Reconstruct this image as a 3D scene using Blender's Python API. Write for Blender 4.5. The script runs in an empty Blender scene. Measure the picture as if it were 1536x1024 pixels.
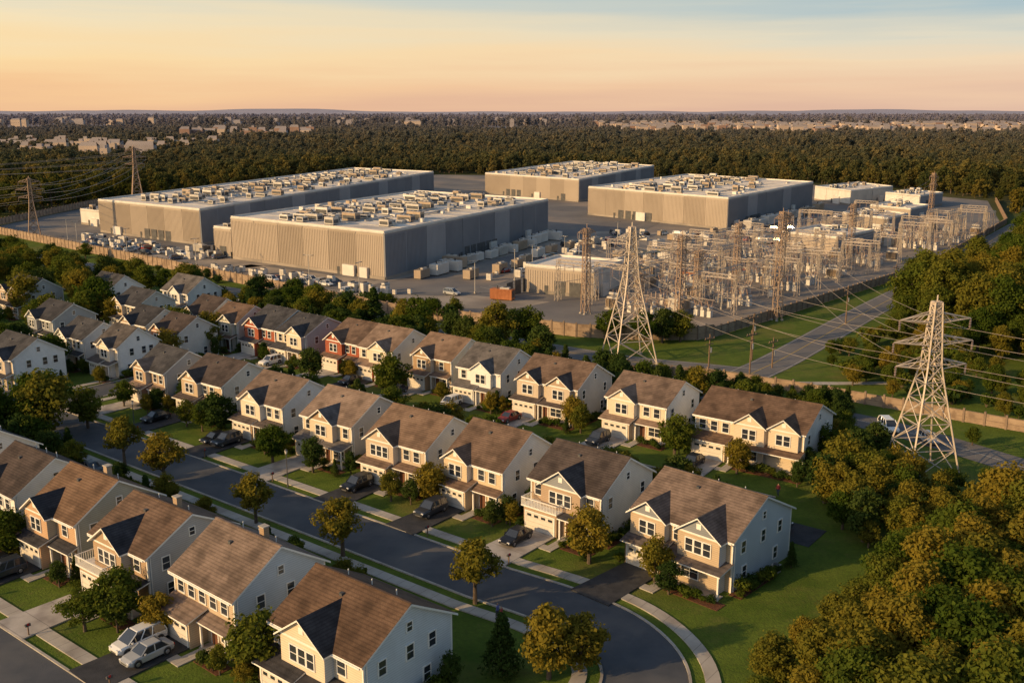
import bpy, math, random
from mathutils import Vector
import numpy as np
R = random.Random(7)
C38, S38 = math.cos(math.radians(38)), math.sin(math.radians(38))
ROT = -math.radians(38)
def W(p, q):            # street grid -> world metres
    return (C38*p + S38*q, -S38*p + C38*q)
scene = bpy.context.scene
scene.view_settings.view_transform = 'Standard'
scene.view_settings.look = 'None'
scene.view_settings.exposure = 0
COL = scene.collection

# ------------------------------------------------------------ materials
def nn(nt, t, **kw):
    n = nt.nodes.new(t)
    for k, v in kw.items(): setattr(n, k, v)
    return n
def mat(name, c1, c2=None, scale=1.0, rough=.85, detail=5, bump=0.0, bscale=None, metal=0, coord='Object',
        c3=None, scale2=None, spec=.3, lo=.35, hi=.65, stripe=None, vary=0):
    m = bpy.data.materials.new(name); m.use_nodes = True
    nt = m.node_tree; b = nt.nodes['Principled BSDF']; L = nt.links.new
    b.inputs['Roughness'].default_value = rough
    b.inputs['Metallic'].default_value = metal
    b.inputs['Specular IOR Level'].default_value = spec
    if c2 is None:
        b.inputs['Base Color'].default_value = (*c1, 1); return m
    if coord == 'World':
        g = nn(nt, 'ShaderNodeNewGeometry'); vec = g.outputs['Position']
    else:
        g = nn(nt, 'ShaderNodeTexCoord'); vec = g.outputs['Object']
    n1 = nn(nt, 'ShaderNodeTexNoise'); n1.inputs['Scale'].default_value = scale; n1.inputs['Detail'].default_value = detail
    n1.inputs['Roughness'].default_value = .65
    L(vec, n1.inputs['Vector'])
    mr = nn(nt, 'ShaderNodeMapRange'); mr.inputs[1].default_value = lo; mr.inputs[2].default_value = hi
    L(n1.outputs['Fac'], mr.inputs[0])
    mx = nn(nt, 'ShaderNodeMix', data_type='RGBA'); mx.inputs[6].default_value = (*c1, 1); mx.inputs[7].default_value = (*c2, 1)
    L(mr.outputs[0], mx.inputs[0]); out = mx.outputs[2]
    if c3 is not None:
        n2 = nn(nt, 'ShaderNodeTexNoise'); n2.inputs['Scale'].default_value = scale2; n2.inputs['Detail'].default_value = 4
        L(vec, n2.inputs['Vector'])
        m2 = nn(nt, 'ShaderNodeMapRange'); m2.inputs[1].default_value = .48; m2.inputs[2].default_value = .68
        L(n2.outputs['Fac'], m2.inputs[0])
        mx2 = nn(nt, 'ShaderNodeMix', data_type='RGBA'); mx2.inputs[7].default_value = (*c3, 1)
        L(m2.outputs[0], mx2.inputs[0]); L(out, mx2.inputs[6]); out = mx2.outputs[2]
    if stripe is not None:
        ax, per, dark, wid = stripe
        sp = nn(nt, 'ShaderNodeSeparateXYZ'); L(vec, sp.inputs[0])
        md = nn(nt, 'ShaderNodeMath', operation='PINGPONG'); md.inputs[1].default_value = per/2
        L(sp.outputs[ax], md.inputs[0])
        lt = nn(nt, 'ShaderNodeMath', operation='LESS_THAN'); lt.inputs[1].default_value = wid
        L(md.outputs[0], lt.inputs[0])
        ml = nn(nt, 'ShaderNodeMath', operation='MULTIPLY'); ml.inputs[1].default_value = dark; L(lt.outputs[0], ml.inputs[0])
        mx3 = nn(nt, 'ShaderNodeMix', data_type='RGBA', blend_type='MULTIPLY'); mx3.inputs[7].default_value = (.25, .25, .27, 1)
        L(ml.outputs[0], mx3.inputs[0]); L(out, mx3.inputs[6]); out = mx3.outputs[2]
    if vary:   # per-object value shift
        oi = nn(nt, 'ShaderNodeObjectInfo'); hv = nn(nt, 'ShaderNodeHueSaturation')
        r1 = nn(nt, 'ShaderNodeMapRange'); r1.inputs[3].default_value = 1-vary; r1.inputs[4].default_value = 1+vary
        L(oi.outputs['Random'], r1.inputs[0]); L(r1.outputs[0], hv.inputs['Value'])
        r2 = nn(nt, 'ShaderNodeMapRange'); r2.inputs[3].default_value = 1.1; r2.inputs[4].default_value = .75
        L(oi.outputs['Random'], r2.inputs[0]); L(r2.outputs[0], hv.inputs['Saturation'])
        L(out, hv.inputs['Color']); out = hv.outputs[0]
    L(out, b.inputs['Base Color'])
    if bump:
        n3 = nn(nt, 'ShaderNodeTexNoise'); n3.inputs['Scale'].default_value = bscale or scale*8; L(vec, n3.inputs['Vector'])
        bp = nn(nt, 'ShaderNodeBump'); bp.inputs['Strength'].default_value = bump; bp.inputs['Distance'].default_value = .1
        L(n3.outputs['Fac'], bp.inputs['Height']); L(bp.outputs[0], b.inputs['Normal'])
    return m

def leafmat(name, a, b_, c, haze=False, tr=.38):
    m = bpy.data.materials.new(name); m.use_nodes = True
    nt = m.node_tree; nt.nodes.clear(); L = nt.links.new
    o = nn(nt, 'ShaderNodeOutputMaterial')
    tc = nn(nt, 'ShaderNodeTexCoord'); oi = nn(nt, 'ShaderNodeObjectInfo')
    n1 = nn(nt, 'ShaderNodeTexNoise'); n1.inputs['Scale'].default_value = 1.1; n1.inputs['Detail'].default_value = 4
    L(tc.outputs['Object'], n1.inputs['Vector'])
    ad = nn(nt, 'ShaderNodeMath', operation='MULTIPLY_ADD'); ad.inputs[1].default_value = .8; L(oi.outputs['Random'], ad.inputs[0])
    mr = nn(nt, 'ShaderNodeMapRange'); mr.inputs[1].default_value = .3; mr.inputs[2].default_value = .75; mr.inputs[3].default_value = -.1; mr.inputs[4].default_value = .35
    L(n1.outputs['Fac'], mr.inputs[0]); L(mr.outputs[0], ad.inputs[2])
    cr = nn(nt, 'ShaderNodeValToRGB'); e = cr.color_ramp.elements
    e[0].color = (*a, 1); e[1].color = (*c, 1); x = e.new(.5); x.color = (*b_, 1)
    L(ad.outputs[0], cr.inputs[0]); col = cr.outputs[0]
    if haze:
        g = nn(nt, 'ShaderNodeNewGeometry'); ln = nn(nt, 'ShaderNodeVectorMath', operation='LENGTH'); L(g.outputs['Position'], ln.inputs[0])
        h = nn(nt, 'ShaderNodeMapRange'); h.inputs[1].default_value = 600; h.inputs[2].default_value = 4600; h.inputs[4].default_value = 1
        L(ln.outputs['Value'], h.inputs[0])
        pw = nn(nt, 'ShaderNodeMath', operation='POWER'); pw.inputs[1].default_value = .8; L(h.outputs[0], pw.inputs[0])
        mx = nn(nt, 'ShaderNodeMix', data_type='RGBA'); mx.inputs[7].default_value = (.29, .275, .34, 1)  # aerial haze painted into the leaf colour by distance
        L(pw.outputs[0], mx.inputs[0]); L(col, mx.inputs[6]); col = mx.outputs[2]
    d = nn(nt, 'ShaderNodeBsdfDiffuse'); t = nn(nt, 'ShaderNodeBsdfTranslucent'); mxs = nn(nt, 'ShaderNodeMixShader')
    mxs.inputs[0].default_value = tr
    L(col, d.inputs[0]); L(col, t.inputs[0]); L(d.outputs[0], mxs.inputs[1]); L(t.outputs[0], mxs.inputs[2]); L(mxs.outputs[0], o.inputs[0])
    return m

M = {}
M['asphalt'] = mat('asphalt', (.060, .066, .078), (.085, .089, .10), .35, .8, 8, .3, 25, coord='World', c3=(.125, .122, .122), scale2=.12)
M['asphalt_p'] = mat('asphalt_worn', (.12, .116, .118), (.16, .152, .15), .2, .85, 8, .3, 25, coord='World', c3=(.19, .175, .165), scale2=.08)
M['asphalt_drive'] = mat('asphalt_drive', (.030, .031, .036), (.056, .056, .060), .8, .8, 8, .3, 25, coord='World')
M['concrete'] = mat('concrete', (.36, .33, .29), (.46, .42, .37), .6, .9, 8, .15, 20, c3=(.27, .24, .21), scale2=.3, stripe=(0, 1.6, .5, .035))
M['concrete_y'] = mat('concrete_drive', (.36, .33, .30), (.46, .42, .38), .5, .9, 8, .15, 20, c3=(.26, .23, .21), scale2=.35, stripe=(1, 2.6, .5, .04))
M['mulch'] = mat('mulch', (.085, .034, .018), (.15, .065, .035), 3, .95, 6, .8, 12)
M['trim'] = mat('white_trim', (.72, .70, .66), (.80, .78, .74), 2, .5)
M['glass'] = mat('window_glass', (.03, .035, .045), rough=.06, spec=1.0)
M['garage'] = mat('garage_door', (.60, .55, .48), (.68, .63, .56), 1, .5, stripe=(2, .55, .45, .025))
M['door'] = mat('front_door', (.12, .05, .03), (.16, .07, .04), 2, .5)
def wall(name, c, dv=.07):
    c2 = tuple(min(1, v*(1+dv*2)) for v in c)
    M[name] = mat(name, c, c2, .5, .75, 5, stripe=(2, .22, .35, .022), vary=.10)
wall('cream', (.60, .485, .345)); wall('tan', (.36, .245, .15)); wall('beige', (.47, .365, .255)); wall('white_siding', (.70, .68, .65))
wall('bluegrey', (.50, .54, .58)); wall('ochre', (.44, .25, .115)); wall('grey', (.40, .39, .385)); wall('pale', (.60, .56, .50)); wall('sage', (.33, .33, .27)); wall('slate', (.22, .235, .26)); wall('terracotta', (.36, .17, .09))
M['brick'] = mat('brick', (.25, .062, .033), (.36, .11, .06), 4, .9, 6)
def roof(name, a, b): M[name] = mat(name, a, b, 1.1, .95, 12, .5, 14, stripe=(2, .17, .35, .03), c3=tuple(v*.68 for v in a), scale2=.45, vary=.24)
roof('r_brown', (.120, .076, .053), (.21, .136, .096)); roof('r_dark', (.066, .050, .046), (.122, .094, .084)); roof('r_char', (.034, .034, .041), (.070, .068, .075))
roof('r_tan', (.175, .108, .070), (.27, .175, .118)); roof('r_grey', (.085, .076, .074), (.15, .132, .125))
M['steel'] = mat('galvanised_steel', (.42, .36, .30), (.55, .47, .40), .6, .55, metal=.2)
M['rust'] = mat('weathered_steel', (.30, .21, .15), (.42, .30, .22), .6, .7)
M['insul'] = mat('insulator', (.30, .20, .16), (.36, .25, .2), 2, .3)
M['wire'] = mat('wire', (.45, .38, .32), rough=.5, metal=.3)
M['fence'] = mat('fence_panel', (.28, .20, .14), (.38, .28, .20), .25, .85, 6, c3=(.20, .14, .10), scale2=.6)
M['post'] = mat('fence_post', (.18, .13, .10), (.26, .19, .14), 1, .8)
M['site'] = mat('site_paving', (.115, .113, .12), (.19, .177, .17), .035, .9, 10, coord='World', c3=(.32, .25, .19), scale2=.022)
M['site_c'] = mat('site_concrete', (.25, .215, .18), (.36, .31, .26), .08, .9, 9, coord='World', c3=(.17, .155, .145), scale2=.05)
M['gravel'] = mat('gravel', (.19, .16, .135), (.31, .26, .215), .12, .95, 10, coord='World', c3=(.13, .12, .11), scale2=.06)
M['dc_a'] = mat('panel_beige', (.36, .30, .245), (.40, .335, .275), .08, .7)
M['dc_b'] = mat('panel_tan', (.29, .24, .195), (.33, .275, .225), .08, .7)
M['dc_c'] = mat('panel_grey', (.20, .205, .23), (.24, .245, .265), .08, .7)
M['dc_d'] = mat('panel_light_grey', (.31, .31, .33), (.36, .355, .37), .08, .7)
M['dc_roof'] = mat('roof_membrane', (.58, .53, .47), (.74, .68, .61), .06, .8, 9, c3=(.42, .385, .35), scale2=.08)
M['unit'] = mat('equipment_paint', (.42, .39, .35), (.54, .50, .45), .3, .6)
M['unit_w'] = mat('equipment_white', (.58, .55, .51), (.69, .65, .60), .3, .5)
M['unit_d'] = mat('equipment_dark', (.06, .06, .065), (.11, .11, .11), .8, .7)
M['unit_t'] = mat('equipment_tan', (.34, .26, .19), (.42, .33, .24), .4, .7)
M['orange'] = mat('container_orange', (.34, .12, .045), (.44, .17, .07), .5, .7)
M['tn_a'] = mat('town_cream_hazed', (.46, .36, .29), (.56, .44, .35), .02, .9); M['tn_b'] = mat('town_grey_hazed', (.32, .28, .29), (.38, .34, .34), .02, .9)  # town wall and roof colours muted to paint in distance haze
M['tn_c'] = mat('town_brick_hazed', (.30, .19, .15), (.35, .23, .18), .02, .9); M['tn_r'] = mat('town_roof_hazed', (.26, .225, .22), (.32, .28, .27), .02, .9)
M['bark'] = mat('bark', (.07, .05, .035), (.13, .10, .075), 3, .95)
M['leaf_a'] = leafmat('leaf_green', (.048, .082, .012), (.092, .120, .018), (.160, .155, .024))
M['leaf_b'] = leafmat('leaf_olive', (.115, .122, .020), (.185, .160, .024), (.235, .175, .026))
M['leaf_c'] = leafmat('leaf_dark', (.034, .060, .016), (.052, .084, .020), (.082, .104, .024))
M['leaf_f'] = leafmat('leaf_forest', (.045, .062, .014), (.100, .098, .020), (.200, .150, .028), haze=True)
M['tyre'] = mat('tyre', (.02, .02, .02), rough=.9)
M['hub'] = mat('hub', (.4, .4, .42), rough=.3, metal=.8)
for n_, c_ in {'black': (.012, .012, .014), 'dark': (.035, .04, .05), 'white': (.75, .74, .72), 'silver': (.38, .39, .40), 'red': (.25, .03, .02), 'blue': (.05, .09, .16)}.items():
    M['p_'+n_] = mat('paint_'+n_, c_, rough=.28, spec=.6, metal=.1)
M['lampw'] = mat('headlight', (.7, .7, .7), rough=.1); M['lampr'] = mat('taillight', (.35, .02, .02), rough=.2)
M['wood'] = mat('wood_pole', (.14, .09, .06), (.22, .15, .10), 2, .9)
M['line'] = mat('road_marking', (.38, .36, .33), (.48, .46, .42), 1, .8)
M['liney'] = mat('road_marking_yellow', (.42, .29, .07), (.48, .34, .1), 1, .8)

def groundmat():
    m = bpy.data.materials.new('grass_ground'); m.use_nodes = True
    nt = m.node_tree; b = nt.nodes['Principled BSDF']; L = nt.links.new
    b.inputs['Roughness'].default_value = .95; b.inputs['Specular IOR Level'].default_value = .1
    g = nn(nt, 'ShaderNodeNewGeometry'); P = g.outputs['Position']
    def noise(s, d=6):
        n = nn(nt, 'ShaderNodeTexNoise'); n.inputs['Scale'].default_value = s; n.inputs['Detail'].default_value = d; n.inputs['Roughness'].default_value = .65; L(P, n.inputs['Vector']); return n.outputs['Fac']
    def ramp(f, lo, hi):
        r = nn(nt, 'ShaderNodeMapRange'); r.inputs[1].default_value = lo; r.inputs[2].default_value = hi; L(f, r.inputs[0]); return r.outputs[0]
    def mix(f, a, b2):
        x = nn(nt, 'ShaderNodeMix', data_type='RGBA')
        L(f, x.inputs[0])
        for s, v in ((6, a), (7, b2)):
            if isinstance(v, tuple): x.inputs[s].default_value = (*v, 1)
            else: L(v, x.inputs[s])
        return x.outputs[2]
    c = mix(ramp(noise(.22, 8), .35, .65), (.066, .110, .014), (.120, .165, .024))
    c = mix(ramp(noise(2.2, 9), .44, .80), c, (.065, .082, .018))
    c = mix(ramp(noise(.06, 8), .52, .75), c, (.18, .15, .05))
    c = mix(ramp(noise(.5, 8), .60, .78), c, (.16, .14, .05))
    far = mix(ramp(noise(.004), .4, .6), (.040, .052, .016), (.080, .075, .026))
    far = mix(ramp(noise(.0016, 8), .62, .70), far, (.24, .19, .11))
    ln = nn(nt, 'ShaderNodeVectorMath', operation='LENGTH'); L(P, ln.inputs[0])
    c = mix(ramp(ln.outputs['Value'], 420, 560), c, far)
    c = mix(ramp(ln.outputs['Value'], 800, 5000), c, (.30, .28, .34))  # bluish distance haze painted into the far ground colour
    L(c, b.inputs['Base Color'])
    bp = nn(nt, 'ShaderNodeBump'); bp.inputs['Strength'].default_value = .9; bp.inputs['Distance'].default_value = .12
    L(noise(4, 6), bp.inputs['Height']); L(bp.outputs[0], b.inputs['Normal'])
    return m
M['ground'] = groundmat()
M['hill_hazed'] = mat('hill_hazed', (.29, .28, .35), (.33, .315, .38), .002, .95, 8, coord='World')  # blue-grey base colour stands in for haze over the hills

# ------------------------------------------------------------ mesh builder
class MB:
    def __init__(s): s.v = []; s.f = []; s.m = []; s.ml = []
    def mi(s, name):
        if name not in s.ml: s.ml.append(name)
        return s.ml.index(name)
    def face(s, pts, m):
        i = len(s.v); s.v += [tuple(p) for p in pts]; s.f.append(tuple(range(i, i+len(pts)))); s.m.append(s.mi(m))
    def box(s, x0, y0, z0, x1, y1, z1, m):
        s.hex([(x0,y0,z0),(x1,y0,z0),(x1,y1,z0),(x0,y1,z0),(x0,y0,z1),(x1,y0,z1),(x1,y1,z1),(x0,y1,z1)], m)
    def hex(s, p, m, top=None):
        i = len(s.v); s.v += [tuple(q) for q in p]
        for k, f in enumerate(((0,3,2,1),(4,5,6,7),(0,1,5,4),(1,2,6,5),(2,3,7,6),(3,0,4,7))):
            s.f.append(tuple(i+j for j in f)); s.m.append(s.mi(top if (top and k == 1) else m))
    def obox(s, o, u, v, w, m, top=None):
        o, u, v, w = map(Vector, (o, u, v, w))
        s.hex([o, o+u, o+u+v, o+v, o+w, o+u+w, o+u+v+w, o+v+w], m, top)
    def slab(s, top, th, m, mside):
        n = len(top); i = len(s.v)
        s.v += [tuple(p) for p in top] + [(p[0], p[1], p[2]-th) for p in top]
        s.f.append(tuple(i+k for k in range(n))); s.m.append(s.mi(m))
        s.f.append(tuple(i+n+k for k in reversed(range(n)))); s.m.append(s.mi(mside))
        for k in range(n):
            j = (k+1) % n
            s.f.append((i+k, i+n+k, i+n+j, i+j)); s.m.append(s.mi(mside))
    def cyl(s, a, b, r0, r1, n, m, cap=True):
        a, b = Vector(a), Vector(b); d = (b-a)
        if d.length < 1e-6: return
        d.normalize(); u = d.orthogonal().normalized(); w = d.cross(u); i = len(s.v)
        for c, r in ((a, r0), (b, r1)):
            for k in range(n):
                t = 2*math.pi*(k+.5)/n
                s.v.append(tuple(c + u*(math.cos(t)*r) + w*(math.sin(t)*r)))
        for k in range(n):
            j = (k+1) % n; s.f.append((i+k, i+j, i+n+j, i+n+k)); s.m.append(s.mi(m))
        if cap:
            s.f.append(tuple(i+n+k for k in range(n))); s.m.append(s.mi(m))
            s.f.append(tuple(i+k for k in reversed(range(n)))); s.m.append(s.mi(m))
    def beam(s, a, b, w, m): s.cyl(a, b, w*.71, w*.71, 4, m, False)
    def mesh(s, name, smooth=False):
        me = bpy.data.meshes.new(name); me.from_pydata(s.v, [], s.f)
        for k in s.ml: me.materials.append(M[k])
        me.polygons.foreach_set('material_index', s.m)
        if smooth: me.polygons.foreach_set('use_smooth', [True]*len(s.f))
        me.update(); return me
    def obj(s, name, parent=None, loc=(0,0,0), rz=0, smooth=False):
        return place(s.mesh(name, smooth), name, loc, rz, parent)
def place(me, name, loc=(0,0,0), rz=0, parent=None, sc=1):
    o = bpy.data.objects.new(name, me); COL.objects.link(o)
    o.location = loc; o.rotation_euler = (0, 0, rz)
    o.scale = (sc, sc, sc) if not isinstance(sc, tuple) else sc
    if parent: o.parent = parent
    return o
def empty(name, loc, rz=0):
    o = bpy.data.objects.new(name, None); COL.objects.link(o); o.location = loc; o.rotation_euler = (0, 0, rz); o.empty_display_size = .5
    return o

# ------------------------------------------------------------ ground
ax = [-26000, -9000, -3000, -1200, -600, -300, -150, 0, 150, 300, 600, 1200, 3000, 9000, 26000]
g = MB()
for i in range(len(ax)-1):
    for j in range(len(ax)-1):
        g.face([(ax[i],ax[j],0),(ax[i+1],ax[j],0),(ax[i+1],ax[j+1],0),(ax[i],ax[j+1],0)], 'ground')
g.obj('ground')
hm = MB()
for (y0, hmax, seed, x0, x1) in ((9500, 50, 1, -9000, 9000), (14000, 64, 5, -13000, 13000), (19000, 100, 9, -16000, 16000)):
    n = 90; rr = random.Random(seed); ph = [rr.uniform(0, 6.3) for _ in range(5)]
    prev = None
    for i in range(n+1):
        t = i/n; x = x0+(x1-x0)*t
        h = hmax*(.55+.2*math.sin(5*t*3+ph[0])+.15*math.sin(11*t*3+ph[1])+.1*math.sin(27*t*2+ph[2])+.05*math.sin(61*t*2+ph[3]))
        h *= 1.15 - .3*t
        cur = [(x, y0, 0), (x, y0+700, h*.8), (x, y0+1200, h), (x, y0+2600, 0)]
        if prev:
            for k in range(3): hm.face([prev[k], cur[k], cur[k+1], prev[k+1]], 'hill_hazed')
        prev = cur
hm.obj('distant_hills')

# ------------------------------------------------------------ ribbons
def smooth(pts, sub=8):
    out = []
    P = [Vector(p) for p in pts]; P = [P[0]*2-P[1]] + P + [P[-1]*2-P[-2]]
    for i in range(1, len(P)-2):
        a, b, c, d = P[i-1:i+3]
        for k in range(sub):
            t = k/sub
            out.append(.5*((2*b)+(-a+c)*t+(2*a-5*b+4*c-d)*t*t+(-a+3*b-3*c+d)*t**3))
    out.append(P[-2]); return out
def offs(pts, o):
    res = []
    for i, p in enumerate(pts):
        a = pts[max(0, i-1)]; b = pts[min(len(pts)-1, i+1)]; d = (b-a).normalized(); n = Vector((-d.y, d.x))
        res.append(p+n*o)
    return res
def ribbon(mb, pts, o0, o1, z, m, th=0.0):
    A = offs(pts, o0); B = offs(pts, o1)
    for i in range(len(pts)-1):
        if th:
            mb.hex([(*A[i], z-th), (*A[i+1], z-th), (*B[i+1], z-th), (*B[i], z-th), (*A[i], z), (*A[i+1], z), (*B[i+1], z), (*B[i], z)], m)
        else:
            mb.face([(*A[i], z), (*A[i+1], z), (*B[i+1], z), (*B[i], z)], m)
def kerbed(road, kerb, walk, pts, hw, sides=(1, -1), walkoff=1.4, ww=1.35):
    ribbon(road, pts, -hw, hw, .02, 'asphalt')
    for sd in sides:
        ribbon(kerb, pts, sd*hw, sd*(hw+.25), .13, 'concrete', .13)
        if walk: ribbon(walk, pts, sd*(hw+walkoff), sd*(hw+walkoff+ww), .12, 'concrete', .12)
main = [Vector((p, 73)) for p in range(-156, -60, 6)] + smooth([(-60, 73), (-52, 73.5), (-45.5, 72.9), (-40.3, 70.2), (-37.2, 66), (-36, 60), (-36, 48), (-36, 38)], 6)
rd, kb, wk = MB(), MB(), MB()
kerbed(rd, kb, wk, main, 3.7)
rd2, kb2, wk2 = MB(), MB(), MB()
low = [Vector((p, 33.5)) for p in range(-156, -38, 6)]
kerbed(rd2, kb2, wk2, low, 3.6)
rd3, kb3, wk3 = MB(), MB(), MB()
for c_ in ([Vector((-160, q)) for q in (20, 37.5)], [Vector((-160, q)) for q in (37.5, 69.2)], [Vector((-160, q)) for q in (76.9, 107.5)]): kerbed(rd3, kb3, wk3, c_, 3.6)
ribbon(rd3, [Vector((-160, 69.2)), Vector((-160, 76.9))], -3.6, 3.6, .021, 'asphalt')
ribbon(rd3, [Vector((-156.4, 69.4)), Vector((-156.4, 76.6))], -.8, .8, .026, 'asphalt')
kerbed(rd, kb, wk, [Vector((-300, 73)), Vector((-163.8, 73))], 3.6)
lane = [Vector((p, 110.5)) for p in range(-163, -37, 9)]
ribbon(rd3, lane, -3, 3, .03, 'asphalt')
for sd in (1, -1): ribbon(kb3, lane, sd*3, sd*3.2, .1, 'concrete', .1)
for mb, n in ((rd, 'main_street'), (kb, 'kerb'), (wk, 'sidewalk'), (rd2, 'front_street'), (kb2, 'kerb'), (wk2, 'sidewalk'), (rd3, 'cross_street'), (kb3, 'kerb'), (wk3, 'sidewalk')):
    mb.obj(n, rz=ROT)
pr = MB()
per = [Vector(W(p, 161.5)) for p in range(-460, -150, 20)] + smooth([W(-150, 161.5), W(-125, 161), W(-100, 162), W(-84, 166), (46, 178)], 6)
per = [Vector((-330, 560)), Vector((-262, 452))] + per[2:]
ribbon(pr, per, -4.2, 4.2, .03, 'asphalt_p'); ribbon(pr, per, -.1, .1, .045, 'liney')
for s_ in (-3.7, 3.7): ribbon(pr, per, s_-.08, s_+.08, .045, 'line')
east = smooth([(38, 170), (46, 180), (56, 193), (87, 237), (114, 274), (158, 338), (215, 420), (300, 540)], 6)
ribbon(pr, east, -4, 4, .036, 'asphalt_p'); ribbon(pr, east, -.09, .09, .052, 'liney')
for s_ in (-3.6, 3.6): ribbon(pr, east, s_-.07, s_+.07, .052, 'line')
lowr = smooth([(8, 196), (30, 168), (45, 158), (58.6, 146.6), (70, 130), (84, 108), (95, 80)], 6)[6:]
ribbon(pr, lowr, -3.4, 3.4, .042, 'asphalt_p'); ribbon(pr, lowr, -.08, .08, .058, 'line')
pr.obj('perimeter_road')
pp = MB()
path = smooth([W(-330, 153), W(-230, 155), W(-160, 154), W(-110, 154), W(-80, 158), (52, 172), (70, 172)], 8)
ribbon(pp, path, -1, 1, .05, 'concrete'); pp.obj('footpath')

# ------------------------------------------------------------ trees
def rngpts(rng, n):
    v = rng.normal(size=(n, 3)); return v/np.linalg.norm(v, axis=1)[:, None]
def leafy(seed, clumps, n, leaf, jitter=.5):
    rng = np.random.default_rng(seed); V = []
    for (c, r) in clumps:
        d = rngpts(rng, n); d[:, 2] = d[:, 2]*.85+.18
        pos = np.array(c) + d*r*np.array([1, 1, .82])*(rng.uniform(.5, 1.22, (n, 1)))
        nrm = d + rng.normal(size=(n, 3))*jitter + np.array([0, 0, .2]); nrm /= np.linalg.norm(nrm, axis=1)[:, None]
        t = np.cross(nrm, rng.normal(size=(n, 3))); t /= np.linalg.norm(t, axis=1)[:, None]; b = np.cross(nrm, t)
        s = leaf*rng.uniform(.6, 1.25, (n, 1)); s2 = s*rng.uniform(.45, .7, (n, 1))
        V.append(np.stack([pos-t*s, pos-b*s2, pos+t*s, pos+b*s2], 1).reshape(-1, 3))
    return np.concatenate(V)
def treemesh(name, seed, kind, h, r, leaf, nclump, nper, lm, z0=.28):
    rr = random.Random(seed); mb = MB(); clumps = []
    if kind == 'round':
        cz = h*(z0+1)/2; sz = h*(1-z0)/2; lean = [rr.uniform(.68, 1.2) for _ in range(8)]
        for i in range(nclump):
            while True:
                x, y, z = rr.uniform(-1, 1), rr.uniform(-1, 1), rr.uniform(-1, 1); d = math.sqrt(x*x+y*y+z*z)
                if .45 < d < 1: break
            taper = (1 - .34*max(0, z))*lean[int((math.atan2(y, x)+math.pi)/6.2832*7.99)]
            k = rr.uniform(.70, .94)
            clumps.append(((x*r*k*taper, y*r*k*taper, cz+z*sz*.84), r*rr.uniform(.18, .36)))
        clumps.append(((0, 0, cz), r*.55))
    elif kind == 'cone':
        for i in range(nclump):
            t = i/nclump; z = h*(.08+.88*t); rad = r*(1-t)**.8
            a = i*2.4+rr.random(); k = rr.uniform(.4, .85)
            clumps.append(((math.cos(a)*rad*k, math.sin(a)*rad*k, z), max(.18*r, rad*rr.uniform(.35, .55))))
    elif kind == 'shrub':
        for i in range(nclump):
            a = rr.uniform(0, 6.28); k = rr.uniform(0, .6)*r
            clumps.append(((math.cos(a)*k, math.sin(a)*k, h*rr.uniform(.3, .68)), r*rr.uniform(.35, .55)))
    V = leafy(seed, clumps, nper, leaf)
    if kind != 'shrub':
        tr = h*.022+.03
        mb.cyl((0,0,-.2), (0,0,h*.45), tr*1.4, tr*.8, 7, 'bark'); mb.cyl((0,0,h*.45), (.1,0,h*.85), tr*.8, tr*.2, 6, 'bark')
        for i in range(6):
            c = clumps[(i*5) % len(clumps)][0]
            mb.cyl((0, 0, h*(.22+.05*i)), c, tr*.5, tr*.12, 5, 'bark')
    else:
        for i in range(4): mb.cyl((0,0,0), clumps[i][0], .04, .02, 4, 'bark')
    nb = len(mb.v); nf = len(V)//4; li = mb.mi(lm)
    mb.v += [tuple(x) for x in V.tolist()]
    mb.f += [(nb+4*i, nb+4*i+1, nb+4*i+2, nb+4*i+3) for i in range(nf)]; mb.m += [li]*nf
    return (mb.mesh(name), h)
PT = {
 'street': [treemesh('street_tree_mesh%d' % i, 10+i, 'round', 6, 2.4, .18, 52, 66, 'leaf_b', .26) for i in range(3)],
 'green':  [treemesh('green_tree_mesh%d' % i, 20+i, 'round', 6.5, 2.9, .20, 60, 78, 'leaf_a', .12) for i in range(4)],
 'dark':   [treemesh('dark_tree_mesh%d' % i, 30+i, 'round', 6.5, 2.7, .20, 56, 74, 'leaf_c', .10) for i in range(3)],
 'olive':  [treemesh('olive_tree_mesh%d' % i, 40+i, 'round', 6.5, 2.7, .19, 60, 78, 'leaf_b', .10) for i in range(3)],
 'wood':   [treemesh('wood_tree_mesh%d' % i, 50+i, 'round', 11, 3.9, .23, 105, 95, 'leaf_a', .12) for i in range(4)],
 'woodo':  [treemesh('woodo_tree_mesh%d' % i, 60+i, 'round', 11, 3.6, .23, 105, 95, 'leaf_b', .12) for i in range(4)],
 'con':    [treemesh('con_tree_mesh%d' % i, 70+i, 'cone', 6.5, 1.9, .18, 62, 55, 'leaf_c') for i in range(2)],
 'shrub':  [treemesh('shrub_mesh%d' % i, 80+i, 'shrub', 1.25, .8, .11, 11, 60, 'leaf_c' if i % 2 else 'leaf_a') for i in range(4)],
}
TN = {'street': 'street_tree', 'green': 'deciduous_tree', 'dark': 'deciduous_tree', 'olive': 'deciduous_tree', 'wood': 'woodland_tree', 'woodo': 'woodland_tree', 'con': 'conifer_tree', 'shrub': 'shrub'}
def tree(x, y, h, kind='green', wide=1.0):
    me, hh = R.choice(PT[kind]); s = h/hh
    return place(me, TN[kind], (x, y, 0), R.uniform(0, 6.28), None, (s*wide*R.uniform(.9, 1.12), s*wide*R.uniform(.9, 1.12), s))
def treepq(p, q, h, kind='green', wide=1.0): x, y = W(p, q); return tree(x, y, h, kind, wide)

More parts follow.
